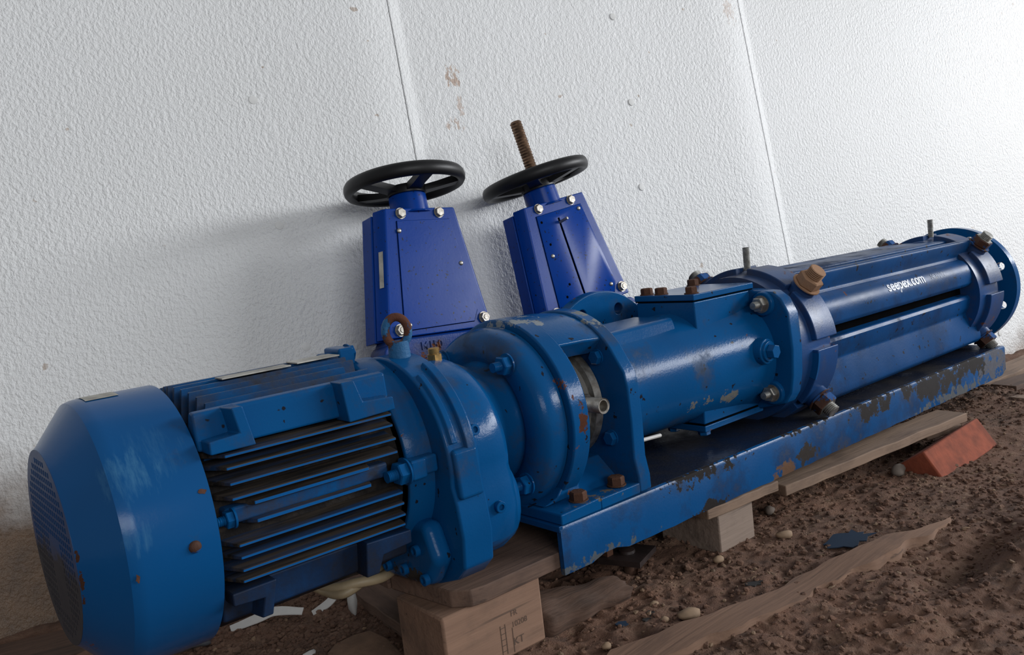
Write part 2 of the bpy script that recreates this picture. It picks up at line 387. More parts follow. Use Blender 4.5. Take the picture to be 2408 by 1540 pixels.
def boltcap_mesh(name, r, h, mat, hexd=True):
    a = zprof([(0, r * 1.02), (.0015, r * 1.02)], 24); m = MB().add(a.v, a.f)
    b = zprof([(.0015, r * .9), (h * .85, r * .9), (h, r * .78)], 6 if hexd else 20); m.add(b.v, b.f)
    me = m.mesh(name, 32); me.materials.append(MT[mat]); return me
def socket_mesh(name, r, h, mat):
    a = zprof([(0, r), (h * .9, r), (h, r * .9), (h, r * .55), (h * .45, r * .5)], 24)
    me = a.mesh(name, 32); me.materials.append(MT[mat]); return me
def dome_mesh(name, r, mat):
    a = zprof([(0, r), (r * .25, r * .95), (r * .5, r * .72), (r * .62, r * .35), (r * .63, r * .1)], 18)
    me = a.mesh(name, 60); me.materials.append(MT[mat]); return me
F_NUT = nut_mesh('flange_nut', .0125, .011, .0062, .011, 'blue')
F_NUT_S = nut_mesh('small_nut', .0085, .007, .0048, .008, 'blue')
F_NUT_Z = nut_mesh('zinc_nut', .0125, .010, .0062, .012, 'steel', stud_mat='zinc')
F_TIE = nut_mesh('clamp_nut', .021, .017, .0125, .013, 'rustblue', stud_mat='zinc', pitch=.003)
F_TIE_TAN = nut_mesh('dusty_clamp_nut', .0215, .017, .0145, .016, 'tan', stud_mat='tan', pitch=.003)
F_RUSTHEX = boltcap_mesh('rusty_bolt', .011, .011, 'rust')
F_FOOT = boltcap_mesh('foot_bolt', .0125, .012, 'rust')
F_BLUEHEX = boltcap_mesh('painted_bolt', .011, .008, 'blue')
F_STEELHEX = boltcap_mesh('stainless_bolt', .0095, .007, 'steel')
F_SOCK = socket_mesh('socket_screw', .0075, .006, 'steel')
F_SOCK_BLUE = socket_mesh('painted_socket_screw', .0065, .006, 'blue')
F_DOME = dome_mesh('dome_screw', .0042, 'steel')
F_DOME_RUST = dome_mesh('rusty_dome_screw', .0056, 'rustblue')

# ------------------------------------------------------------------ setting: wall
WA = Vector((.2, 1.40, .02)); WB = Vector((2.52, .92, 0.0)); wb = (WB - WA); wb.z = 0; wb.normalize()
wna = Vector((-wb.y, wb.x, 0)); TH = .15
wu = Vector((0, 0, 1)) * math.cos(TH) + wna * math.sin(TH); wn = wb.cross(wu) # points to the room? fixed below
if wn.y > 0: wn = -wn
def wframe():
    m = Matrix.Identity(4)
    xa = wb; za_ = wu; ya_ = -wn   # local y points away from the room
    for i in range(3): m[i][0] = xa[i]; m[i][1] = ya_[i]; m[i][2] = za_[i]; m[i][3] = WA[i]
    return m
wall = bpy.data.objects.new('wall_back', None); COL.objects.link(wall); wall.matrix_world = wframe(); wall['kind'] = 'structure'
wall['label'] = 'white embossed insulated wall panels standing behind the pump'
S1, S2 = .717, 1.641
PW = S2 - S1
def panel(s0, s1, o):
    H0, H1 = -.25, 2.2; W = s1 - s0
    prof = [(0, .06), (.0, o - .0095), (.0015, o - .0100), (.003, o - .0098), (.021, o - .0012), (.027, o), (.034, o), (.06, o)]
    n = 14
    prof += [(.06 + (W - .40) * i / n, o) for i in range(1, n + 1)]
    prof += [(W - .24, o - .002), (W - .12, o - .0072), (W - .085, o - .0080), (W - .06, o - .0072), (W - .034, o - .0048), (W - .015, o - .0018), (W - .0015, o + .0006), (W - .0015, .06)]
    vs = []; fs = []
    for z in (H0, H1):
        for s, d in prof: vs.append((s0 + s, d, z))
    k = len(prof)
    for i in range(k - 1): fs.append((i, i + 1, k + i + 1, k + i))
    fs.append((0, k, 2 * k - 1, k - 1))
    m = MB().add(vs, fs).mesh('wall_panel', 30); return link('wall_panel', m, 'wall', wall)
panel(S1 - PW, S1, 0); panel(S1, S2, .010); panel(S2, S2 + 2 * PW, .020); panel(S1 - 2 * PW, S1 - PW, -.010)
bp = MB().box((S1 - 2 * PW, .064, -.25), (S2 + 2 * PW, .08, 2.2)); link('backing_sheet', bp.mesh('backing_sheet'), 'darkin', wall)
plugm = zprof([(0, .0078), (.0014, .0074), (.0016, .0045)], 16).mesh('panel_plug', 50); plugm.materials.append(MT['plug'])
PLUGS = [(.429, .785), (.436, .558), (.445, .339), (1.253, .961), (1.259, .764), (1.243, .571), (2.411, .06)]

# ------------------------------------------------------------------ setting: ground
def vnoise(X, Y, sc, seed):
    r = np.random.default_rng(seed); G = r.random((257, 257)); x = X * sc + 37.3; y = Y * sc + 91.7
    xi = np.floor(x).astype(int); yi = np.floor(y).astype(int); fx = x - xi; fy = y - yi
    fx = fx * fx * (3 - 2 * fx); fy = fy * fy * (3 - 2 * fy); a = lambda i, j: G[(xi + i) % 257, (yi + j) % 257]
    return (a(0, 0) * (1 - fx) + a(1, 0) * fx) * (1 - fy) + (a(0, 1) * (1 - fx) + a(1, 1) * fx) * fy - .5
def ground_z(X, Y):
    X = np.asarray(X, float); Y = np.asarray(Y, float)
    z = .012 + .016 * vnoise(X, Y, 3.1, 1) + .010 * vnoise(X, Y, 8, 2)
    z += .030 * np.exp(-((X - 2.02) / .20) ** 2 - ((Y - .72) / .13) ** 2)          # heap under the far end of the channel
    z += .010 * np.exp(-((X - 1.75) / .25) ** 2 - ((Y - .80) / .2) ** 2)
    # the soft mound with a fold in the near right foreground
    z += .030 * np.exp(-((X - 1.20) / .16) ** 2 - ((Y - .40) / .055) ** 2)
    z -= .020 * np.exp(-((X - 1.10) / .15) ** 2 - ((Y - .455) / .03) ** 2)
    z += .012 * np.exp(-((X - .92) / .10) ** 2 - ((Y - .45) / .05) ** 2)
    d = (Y - .50) + .55 * (X - .80)
    z -= .012 * np.exp(-(d / .012) ** 2) * np.exp(-((X - .84) / .10) ** 2)
    return z
def fine(X, Y):
    c = np.abs(vnoise(X, Y, 55, 5)) ; d = np.abs(vnoise(X * .6 + Y * .3, Y * 1.2, 90, 6)); e = vnoise(X, Y, 26, 7)
    lump = np.clip(vnoise(X, Y, 2.2, 9) * 2 + .85, .6, 1.25)
    return (.010 * (.25 - c) + .006 * (.25 - d) + .008 * e) * lump
def build_ground():
    xs = np.concatenate([np.arange(-1.2, .2, .02), np.arange(.2, 2.2, .0045), np.arange(2.2, 3.6, .012)])
    ys = np.concatenate([np.arange(-.9, .28, .02), np.arange(.28, 1.12, .0045), np.arange(1.12, 1.9, .012)])
    X, Y = np.meshgrid(xs, ys, indexing='ij'); Z = ground_z(X, Y) + fine(X, Y)
    nx, ny = X.shape; v = np.stack([X, Y, Z], -1).reshape(-1, 3)
    i = np.arange(nx * ny).reshape(nx, ny); f = np.stack([i[:-1, :-1], i[1:, :-1], i[1:, 1:], i[:-1, 1:]], -1).reshape(-1, 4)
    m = bpy.data.meshes.new('floor'); m.vertices.add(len(v)); m.vertices.foreach_set('co', v.ravel())
    m.loops.add(f.size); m.loops.foreach_set('vertex_index', f.ravel().astype(np.int32)); m.polygons.add(len(f))
    m.polygons.foreach_set('loop_start', np.arange(0, f.size, 4, dtype=np.int32)); m.update(calc_edges=True); m.shade_smooth()
    o = link('floor', m, 'soil'); o['kind'] = 'structure'; o['label'] = 'dry brown crumbly soil floor littered with chips'
build_ground()
gz = lambda x, y: float(ground_z(x, y))

# ------------------------------------------------------------------ the pump set
AY, AZ = .862, .2676
CUR['off'] = Vector((1.1, 0, -AZ))          # part coordinates: x as world X, y and z measured from the pump axis
pump = thing('pump_unit', 'long blue eccentric screw pump with geared electric motor on channel base', 'pump', (1.1, AY, 0))

def flake(parent, name, mat, r, pts, n=4, jit=.0012):
    P = []
    for (x0, a0), (x1, a1) in zip(pts, pts[1:] + pts[:1]):
        for k in range(n):
            t = k / n; P.append((x0 + (x1 - x0) * t + random.uniform(-jit, jit), a0 + (a1 - a0) * t + random.uniform(-jit, jit) * 450))
    cx = sum(p[0] for p in P) / len(P); ca = sum(p[1] for p in P) / len(P); vs = [pt(cx, r + .0006, ca)]; fs = []
    N = len(P)
    for k in (.5, 1.0):
        vs += [pt(cx + (x - cx) * k, r + .0005, ca + (a - ca) * k) for x, a in P]
    for i in range(N):
        j = (i + 1) % N; fs += [(0, 1 + i, 1 + j), (1 + i, 1 + N + i, 1 + N + j, 1 + j)]
    return part(name, MB().add(vs, fs), mat, parent)
# --- fan cover
fc = MB().lathe([(.241, .1275), (.241, .1305), (.176, .1305), (.170, .1301), (.164, .1283), (.137, .0950), (.133, .0915), (.133, .0885), (.140, .092), (.166, .124), (.174, .127), (.192, .1275)], 96, closed=True)
fan_cover = part('fan_cover', fc, 'blue_cover', pump, smooth=25)
vf = part('vent_grille', MB().lathe([(.1327, .0001), (.1327, .0917), (.1335, .0917), (.1335, .0001)], 64), 'blue_vent', fan_cover)
cut = MB()
for row in range(-12, 13):
    zc = row * .0073
    for colm in range(-10, 11):
        yc = colm * .0086
        if math.hypot(abs(yc) + .003, abs(zc) + .003) > .0865 or (abs(yc + .010) < .020 and -9 < row < 2): continue
        cut.box((.128, yc - .0027, zc - .0025), (.140, yc + .0027, zc + .0025))
boolcut(vf, cut)
part('vent_shade_disc', MB().lathe([(.150, .001), (.150, .085), (.155, .085), (.155, .001)], 32), 'darkin', fan_cover)  # plain black disc stands in for the shaded inside behind the grille
for a in (0, 118, 240):
    inst('screw', F_DOME_RUST, fan_cover, pt(.2185, .1305, a), pt(0, 1, a))
lab = MB().lathe([(.176, .1311), (.205, .1311)], 10, 82, 100); part('label_sticker', lab, 'label', fan_cover)['label'] = 'worn white paper sticker'

flake(fan_cover, 'rust_chip', 'rustchip', .1305, [(.1685, -3), (.1715, -4.5), (.170, -7), (.1672, -5.5)], 3, .0004)
flake(fan_cover, 'rust_chip', 'rustchip', .1305, [(.2325, 21), (.238, 20), (.236, 18.5), (.230, 19.5)], 3, .0006)
# --- motor housing with fins and mounting pads
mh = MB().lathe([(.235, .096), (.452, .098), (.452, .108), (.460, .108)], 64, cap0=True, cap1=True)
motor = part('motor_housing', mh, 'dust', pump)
def fin_mesh(x0, x1, tip, base, th0, th1, slope=.012):
    # a thin plate along x, rising along +z from base to tip, with sloped ends
    m = MB(); y0, y1 = th1 / 2, th0 / 2
    lo = [(x0, -y0, base), (x1, -y0, base), (x1, y0, base), (x0, y0, base)]
    hi = [(x0 + slope, -y1, tip), (x1 - slope * .6, -y1, tip), (x1 - slope * .6, y1, tip), (x0 + slope, y1, tip)]
    return m.hexa(lo + hi)
def fin(y, z, x0, x1, direction, tip, base, th0=.0030, th1=.0070, slope=.012, mat='blue_fin'):
    b = fin_mesh(x0, x1, tip, base, th0, th1, slope); out = []
    for (px, py, pz) in b.v:
        if direction == 'front': out.append((px, -pz, z + py))
        elif direction == 'back': out.append((px, pz, z + py))
        elif direction == 'up': out.append((px, y + py, pz))
        else: out.append((px, y + py, -pz))
    m = MB(); m.v = out; m.f = b.f
    o = part('fin', m, 'bluetip' if direction in ('front', 'back') else mat, motor, .0006, 1)
    if direction in ('front', 'back'):      # flanks are caked with dust, only the tip stays blue
        o.data.materials.append(MT['findust'])
        for p in o.data.polygons:
            if abs(p.normal.y) < .8: p.material_index = 1
    return o
for z in (.068, .0565, .0425, .0285, -.0152, -.0268, -.0388, -.0500):
    t = .122 if abs(z) < .05 else .119
    fin(0, z, .244, .446, 'front', t, .075, slope=.016); fin(0, z, .247, .446, 'back', t, .075)
for y, top in ((-.076, .1135), (-.060, .1185), (-.044, .122), (-.028, .1245), (-.012, .126), (.006, .126), (.024, .124), (.042, .121), (.060, .117), (.078, .112)):
    fin(y, 0, .246 + abs(y) * .1, .446 - (.02 if y in (-.060,) else 0), 'up', top, .06, .004, .007, .010)
for y in (-.05, -.03, -.01, .01, .03, .05):
    fin(y, 0, .25, .44, 'down', .108, .07)
# conduit ribs round the tie rod between the fin groups
for z in (.0185, .0010):
    fin(0, z, .262, .416, 'front', .1165, .08, .004, .007, .02)
part('tie_rod_channel', MB().box((.255, -.109, .002), (.43, -.08, .018)), 'blue_fin', motor, .003)
inst('tie_rod_nut', F_NUT_S, motor, (.262, -.113, .0095), (-1, 0, 0))
for sgn in (1, -1):
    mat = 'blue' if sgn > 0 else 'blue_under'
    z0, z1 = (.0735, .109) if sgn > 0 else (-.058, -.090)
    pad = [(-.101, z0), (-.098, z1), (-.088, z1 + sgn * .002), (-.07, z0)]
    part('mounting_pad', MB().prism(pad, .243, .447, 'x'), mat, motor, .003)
    for L in (((.284, z1 + sgn * .001), (.269, z1 + sgn * .001), (.272, z0 + sgn * .013), (.247, z0 + sgn * .011), (.247, z0 - sgn * .001), (.290, z0 - sgn * .001)),
              ((.385, z1 + sgn * .002), (.400, z1 + sgn * .002), (.405, z0 + sgn * .015), (.440, z0 + sgn * .013), (.441, z0 - sgn * .001), (.387, z0 - sgn * .003))):
        m = MB().prism(L, -.121, -.092, 'y')
        m.v = [(x + (.004 if (y < -.1 and x < .30 and x > .265 and x < .28) else 0), (y if (y > -.1 or abs(z - z0) < .02) else -.1165), z) for x, y, z in m.v]
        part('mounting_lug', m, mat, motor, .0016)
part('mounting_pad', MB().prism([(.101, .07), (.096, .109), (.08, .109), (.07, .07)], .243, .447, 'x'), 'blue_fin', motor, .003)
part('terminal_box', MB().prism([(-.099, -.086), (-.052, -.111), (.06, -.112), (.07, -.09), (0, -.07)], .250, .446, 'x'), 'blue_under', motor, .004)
part('rating_plate', MB().prism([(.300, .1262), (.375, .1262), (.375, .1275), (.300, .1275)], -.030, -.010, 'y'), 'plate', motor)['label'] = 'scraped pale rating plate'
part('rating_plate', MB().prism([(.385, .1265), (.436, .1265), (.436, .1278), (.385, .1278)], -.024, .004, 'y'), 'plate', motor)['label'] = 'scraped pale rating plate'
lug = MB().box((.440, -.016, .112), (.460, .022, .133)); lug.box((.428, .0, .112), (.444, .02, .128)); part('lifting_lug', lug, 'blue', motor, .003)
inst('lug_bolt', F_BLUEHEX, motor, (.460, .004, .124), (1, 0, 0))

# --- end shield between motor and gearbox
sh = MB().lathe([(.452, .06), (.452, .1115), (.458, .1145), (.488, .1150), (.488, .06)], 72)
shield = part('end_shield', sh, 'blue', pump, .0015)
ear = MB().box((.446, -.129, -.006), (.466, -.10, .016)).box((.462, -.1255, -.004), (.482, -.10, .016))
part('tie_rod_ear', ear, 'blue', shield, .003)
inst('tie_rod_nut', F_NUT, shield, (.446, -.1175, .004), (-1, 0, 0))

# --- gearbox
GC = (-.025, -.004)      # the gear casing sits off-centre, towards the viewer
GO = [(GC[0] - .120 * math.cos(math.radians(a)), GC[1] + .120 * math.sin(math.radians(a))) for a in range(-8, 186, 6)]
GO = GO + [(.092, -.06), (.080, -.105), (.040, -.134), (-.02, -.143), (-.085, -.1425), (-.098, -.1385), (-.132, -.126), (-.149, -.110), (-.153, -.075), (-.149, -.040)]
gf = MB().prism(GO, .483, .524, 'x')
gearflange = part('gearbox_flange', gf, 'blue', pump, .0035, 2)
def off(mb, dx=0): mb.v = [(x + dx, y + GC[0], z + GC[1]) for x, y, z in mb.v]; return mb
part('casting_groove_rib', off(MB().lathe([(.487, .118), (.490, .1238), (.497, .1238), (.499, .118)], 20, 14, 56, closed=True)), 'blue', gearflange, .0012)
part('casting_groove_rib', off(MB().lathe([(.505, .118), (.507, .1248), (.518, .1248), (.521, .118)], 20, 8, 64, closed=True)), 'blue', gearflange, .0012)
part('front_pad', MB().prism([(-.130, .022), (-.1490, .018), (-.1545, -.034), (-.130, -.038)], .487, .519, 'x'), 'blue', gearflange, .004)
skirt = MB().prism([(-.115, -.06), (-.132, -.10), (-.108, -.133), (-.03, -.1385), (.03, -.130), (.06, -.10), (.05, -.06)], .460, .486, 'x'); part('oil_sump_skirt', skirt, 'blue', gearflange, .010, 3)
for y, z in ((-.096, -.092), (-.066, -.120), (-.108, -.122), (-.030, -.124), (.008, -.122)):
    inst('sump_screw', F_SOCK_BLUE, gearflange, (.4605, y, z), (-1, 0, 0))
def scale_outline(P, k, cy=-.028, cz=-.012): return [(cy + (y - cy) * k, cz + (z - cz) * k) for y, z in P]
r_a = [(.535, y, z) for y, z in scale_outline(GO, .905)]
rings = []
for x, k, dz in ((.522, .885, 0), (.552, .885, 0), (.568, .87, 0), (.578, .83, -.002), (.585, .70, -.006)):
    rings.append([(x, y, z + dz) for y, z in scale_outline(GO, k)])
gearbox = part('gearbox_body', MB().loft(rings), 'blue', pump, 0, smooth=40)
lobe = MB()
lr = []
for x, r in ((.54, .066), (.576, .066), (.590, .061), (.599, .05), (.603, .03)):
    lr.append([(x, -.062 + r * math.cos(2 * PI * k / 32), -.070 + r * math.sin(2 * PI * k / 32)) for k in range(32)])
part('output_bearing_bulge', lobe.loft(lr), 'blue', gearbox, smooth=60)
inst('plug_screw', F_SOCK_BLUE, gearbox, (.546, -.1385, -.060), (-.1, -1, -.05))
inst('plug_screw', F_SOCK_BLUE, gearbox, (.530, -.1280, .03), (0, -1, .2))
neck = MB().lathe([(.570, .088), (.60, .088), (.612, .082), (.624, .078), (.636, .079), (.648, .084), (.655, .088)], 64); part('primer_patch', MB().prism([(-.070, -.1434), (-.098, -.1392), (-.128, -.1272), (-.116, -.1250), (-.094, -.1350)], .5242, .5248, 'x'), 'primer', gearflange)['label'] = 'bare red primer patch'
part('gearbox_neck', neck, 'blue', gearbox, smooth=60)
# eye bolt on top
eb = MB().cyl((.504, -.040, .110), (.504, -.040, .132), .013, .012, 16)
ring = [(.504 + .0130 * math.sin(t) * .86, -.040 - .0130 * math.sin(t) * .5, .1435 + .0165 * math.cos(t)) for t in [2 * PI * k / 36 for k in range(36)]]
eb.tube(ring, .0050, 12, True); part('eye_bolt', eb, 'eye', gearflange, smooth=50)['label'] = 'rusty eye bolt with flaking blue paint'
br = MB().cyl((.558, -.030, .085), (.558, -.030, .099), .012, .012, 20); part('breather_seat', br, 'blue', gearbox)
b2 = zprof([(0, .0095), (.009, .0095)], 6); c2 = zprof([(.009, .0065), (.016, .007), (.017, .0055)], 14); b2.add(c2.v, c2.f); b2.v = [(x + .558, y - .030, z + .098) for x, y, z in b2.v]
part('breather_plug', b2, 'brass', gearbox)['label'] = 'brass breather plug'

# --- round output flange of the gearbox
of = MB().lathe([(.655, .060), (.640, .0865), (.638, .090), (.638, .104), (.640, .1125), (.645, .1185), (.653, .1215), (.664, .1220), (.677, .1215), (.6795, .1195), (.6795, .06)], 96)
outflange = part('output_flange', of, 'blue', pump, smooth=30)
for a in (50, 130, 222, -41):
    inst('flange_nut', F_NUT, outflange, pt(.6385, .1055, a), (-1, 0, 0), roll=a * .02)

# --- lantern (bearing bracket) on the channel
def lant_outline(R, yf, ang0=28, zb=-.1155):
    P = [(-R * math.cos(math.radians(a)), R * math.sin(math.radians(a))) for a in range(ang0, 181 - ang0, 4)]
    e = P[-1]
    return [(-yf, zb), (-yf, -.095), (-R * .985, -.07), (-R * .995, -.02), (-R * .985, .025), (-R * .955, .045)] + P + [(R * .955, .045), (R * .985, .025), (R, -.02), (R * .985, -.07), (yf, -.095), (yf, zb)]
def ring_plate(outl, x0, x1, ri, name, parent, mat='blue', bevel=.003):
    o = part(name, MB().prism(outl, x0, x1, 'x'), mat, parent)
    boolcut(o, MB().lathe([(x0 - .02, .0001), (x0 - .02, ri), (x1 + .02, ri), (x1 + .02, .0001)], 48))
    if bevel:
        b = o.modifiers.new('bevel', 'BEVEL'); b.width = bevel; b.segments = 2; b.limit_method = 'ANGLE'; b.angle_limit = math.radians(40); b.harden_normals = True
    return o
front = [(-.1305 * math.cos(math.radians(a)), .1305 * math.sin(math.radians(a))) for a in range(-46, 227, 4)]
front = [(-.0915, -.1150)] + front + [(.0915, -.1150)]
lantern = ring_plate(front, .680, .709, .085, 'lantern', pump)
rear = ring_plate(lant_outline(.128, .131, 38), .786, .809, .06, 'rear_plate', lantern)
roof = [(.70, 134), (.70, 46)]
rf = MB(); ro = []; ri_ = []
RP = [pt(0, .1300, a)[1:] for a in range(46, 135, 8)]; RI = [pt(0, .098, a)[1:] for a in range(134, 45, -8)]
rf.loft([[(.705, y, z) for y, z in RP + RI], [(.755, y * .985, z * .985) for y, z in RP + RI], [(.790, y * .96, z * .955) for y, z in RP + RI]])
part('roof_web', rf, 'blue', lantern, .004)
part('foot_slab', MB().prism([(-.131, -.1155), (-.131, -.1015), (-.095, -.1015), (-.06, -.072), (.06, -.072), (.095, -.1015), (.131, -.1015), (.131, -.1155)], .7125, .7865, 'x'), 'blue', lantern, .002)
part('foot_pad', MB().prism([(.643, -.1155), (.7125, -.1155), (.7125, -.0995), (.643, -.102)], -.1312, .1312, 'y'), 'blue', lantern, .002)
part('foot_gusset', MB().prism([(.648, -.1010), (.712, -.1000), (.712, -.060), (.690, -.060), (.684, -.080), (.672, -.094)], -.096, .096, 'y'), 'blue', lantern, .003)
for y in (-.112, .112):
    for x, z in ((.692, -.1005), (.762, -.1005)):
        inst('foot_bolt', F_FOOT, lantern, (x, y, z), (0, 0, 1), roll=.3, label='rusty hexagon foot bolt')
sl = MB().lathe([(.700, .035), (.700, .062), (.735, .068), (.782, .068), (.782, .035)], 56); part('seal_housing', sl, 'grey_metal', lantern, .002)['label'] = 'grey seal housing inside the bracket window'
part('seal_ring', MB().lathe([(.774, .060), (.774, .0775), (.785, .0795), (.786, .060)], 56), 'steel', lantern)['label'] = 'bright steel seal ring'
np_ = MB(); hx = zprof([(0, .0140), (.013, .0140)], 6); th = zprof([(.013, .0098)] + threadprof(.015, .044, .0104, .0024) + [(.044, .0075), (.030, .0068)], 20)
np_.add(hx.v, hx.f); np_.add(th.v, th.f); np_.v = [(.757 + x, -.064 - z, .006 + y) for x, y, z in np_.v]; part('threaded_nipple', np_, 'steel', lantern)['label'] = 'open stainless pipe nipple'
for a in (40, 140, 220, -27):
    inst('plate_bolt', F_BLUEHEX, lantern, pt(.786, .100, a), (-1, 0, 0))

# --- suction housing
sb = MB().lathe([(.808, .05), (.808, .1075), (.822, .1075), (.826, .088), (.86, .0855), (1.00, .0875), (1.12, .096), (1.165, .102), (1.18, .102), (1.18, .05)], 80)
suction = part('suction_housing', sb, 'blue', pump, smooth=28)
# flat shelf running up to the inspection opening
part('top_shelf', MB().loft([[(.824, -.055, .060), (.824, .055, .060), (.824, .045, .086), (.824, -.045, .086)], [(.985, -.058, .058), (.985, .058, .058), (.995, .040, .0885), (.995, -.040, .0885)]]), 'blue', suction, .006)
for sg in (1, -1):
    zt = .107 if sg > 0 else .086
    part('cover_boss', MB().prism([(-.062, sg * .05), (-.060, sg * zt), (.056, sg * zt), (.058, sg * .05)], 1.022, 1.176, 'x'), 'blue', suction, .0025)
    part('gasket', MB().box((1.021, -.0605, sg * zt), (1.1765, .0565, sg * (zt + .0018))), 'darkin', suction)
    cv = part('inspection_cover', MB().box((1.020, -.062, sg * (zt + .0018)), (1.178, .058, sg * (zt + .0115))), 'blue', suction, .0015)
    for x, y in ((1.034, -.048), (1.034, .042), (1.160, .046), (1.034, .012)):
        if sg > 0: inst('cover_bolt', F_RUSTHEX, suction, (x, y, zt + .0115), (0, 0, 1), roll=random.random())
        else: inst('cover_bolt', F_BLUEHEX, suction, (x, y, -zt - .0115), (0, 0, -1))
SQ = [(-.062, .107), (-.103, .103), (-.118, .092), (-.130, .068), (-.133, .01), (-.130, -.032), (-.124, -.062), (-.112, -.080), (-.062, -.092)]
SQ = SQ + [(-y, z) for y, z in reversed(SQ)]
square = part('square_flange', MB().prism(SQ, 1.166, 1.196, 'x'), 'blue', suction, .004)
for y, z in ((-.086, .084), (.086, .084), (-.092, -.062), (.092, -.062)):
    inst('flange_nut', F_NUT_Z, suction, (1.160, y, z), (-1, 0, 0), label='bare zinc nut with thread end')
    part('nut_seat', MB().cyl((1.1600, y, z), (1.168, y, z), .019, .021, 20), 'blue', suction, .002)
bossm = MB().cyl((1.135, -.080, .012), (1.135, -.108, .012), .022, .0205, 28); part('drain_boss', bossm, 'blue', suction, .002)
hp = MB().cyl((1.135, -.106, .012), (1.135, -.112, .012), .0175, .0165, 24); hp.cyl((1.135, -.112, .012), (1.135, -.124, .012), .0125, .0115, 6); part('drain_plug', hp, 'blue', suction, .001)
# suction flange standing on the wall side
sf = MB(); 
flange_pts = [(.995 + .139 * math.cos(2 * PI * k / 72), -.008 + .139 * math.sin(2 * PI * k / 72)) for k in range(72)]
sfl = part('suction_flange', MB().prism(flange_pts, .112, .134, 'y'), 'blue', pump)
ct = MB()
for k in range(8):
    a = math.radians(22.5 + 45 * k); ct.cyl((.995 + .113 * math.cos(a), .09, -.008 + .113 * math.sin(a)), (.995 + .113 * math.cos(a), .16, -.008 + .113 * math.sin(a)), .0095, .0095, 20)
ct.cyl((.995, .09, -.008), (.995, .16, -.008), .055, .055, 36); boolcut(sfl, ct)
bv = sfl.modifiers.new('bevel', 'BEVEL'); bv.width = .002; bv.segments = 2; bv.limit_method = 'ANGLE'; bv.angle_limit = math.radians(45); bv.harden_normals = True
sn = MB(); 
for r in (1,):
    rr = []
    for y, r_ in ((.05, .085), (.08, .076), (.114, .074)):
        rr.append([(.995 + r_ * math.cos(2 * PI * k / 40), y, -.008 + r_ * math.sin(2 * PI * k / 40)) for k in range(40)])
    sn.loft(rr)
part('suction_neck', sn, 'blue', suction, smooth=60)
part('cable_tie', MB().tube([(.826, -.083, -.064), (.845, -.087, -.064), (.868, -.085, -.066), (.89, -.083, -.068)], .0028, 8), 'white_pl', suction)['label'] = 'white plastic strip'

# --- clamp rings, stator, discharge
def clamp(name, x0, x1, R, segs, bolts, parent, studx):
    hub = part(name, MB().lathe([(x0 - .030, .07), (x0 - .030, R - .012), (x0 + .004, R - .010), (x1 - .004, R - .012), (x1 - .004, .07)], 72), 'blue_clamp', parent)
    for a0, a1 in segs:
        part('clamp_segment', MB().lathe([(x0, R - .026), (x0, R), (x1, R), (x1, R - .026)], 26, a0, a1, closed=True), 'blue_clamp', hub, .002)
    for a, tan in bolts:
        seat = MB().cyl(pt((x0 + x1) / 2, R - .012, a), pt((x0 + x1) / 2, R + .010, a), .0225, .021, 24); part('bolt_seat', seat, 'blue_clamp', hub, .002)
        inst('clamp_nut', F_TIE_TAN if tan else F_TIE, hub, pt((x0 + x1) / 2, R + .009, a), pt(0, 1, a), label='dust-caked brown clamp nut' if tan else 'rusty clamp nut with blue paint flakes')
    st = zprof(threadprof(0, .040, .0062, .0022), 14); st.v = [(x + studx, y, z + R - .006) for x, y, z in st.v]; part('stud', st, 'zinc', hub)['label'] = 'bare threaded stud'
    return hub
clampL = clamp('suction_side_clamp', 1.232, 1.296, .138, ((6, 44), (50, 84), (93, 133), (139, 174), (186, 224), (230, 264), (276, 312), (316, 359)), ((44, True), (134, False), (-39, False), (225, False)), pump, 1.256)
part('fresh_patch', MB().lathe([(1.2315, .115), (1.2315, .1388), (1.236, .1388)], 10, -22, -3), 'blue_cover', clampL)
clampR = clamp('discharge_side_clamp', 1.955, 2.028, .134, ((8, 44), (50, 82), (92, 132), (139, 174), (186, 224), (230, 264), (276, 310), (318, 358)), ((46, False), (134, False), (-47, False), (225, False)), pump, 1.985)
# stator: four ribbed shell segments with gaps between them, cross-section in (y,z)
half = [(-.068, .1165), (-.086, .1185), (-.091, .1165), (-.092, .111), (-.080, .084), (-.083, .0785), (-.092, .0745), (-.101, .065), (-.1065, .053), (-.108, .040), (-.107, .026), (-.101, .0195), (-.080, .0190), (-.04, .03), (-.05, .08)]
low = [(-.080, .0015), (-.098, -.001), (-.1015, -.008), (-.0985, -.026), (-.0905, -.041), (-.0915, -.046), (-.103, -.092), (-.1035, -.102), (-.098, -.109), (-.080, -.1165), (-.02, -.118), (-.01, -.06), (-.04, -.02)]
topstrip = [(-.046, .107), (-.046, .1185), (-.040, .1205), (.040, .1205), (.046, .1185), (.046, .107)]
core = MB().lathe([(1.28, .082), (1.97, .082)], 48); stator = part('stator', core, 'darkin', pump)
def shell(P, mirror=False):
    Q = [(-y, z) for y, z in P] if mirror else P
    return part('stator_shell', MB().prism(Q, 1.285, 1.968, 'x'), 'blue_stator', stator, .0025, 2)
for mrr in (False, True): shell(half, mrr); shell(low, mrr)
shell(topstrip)
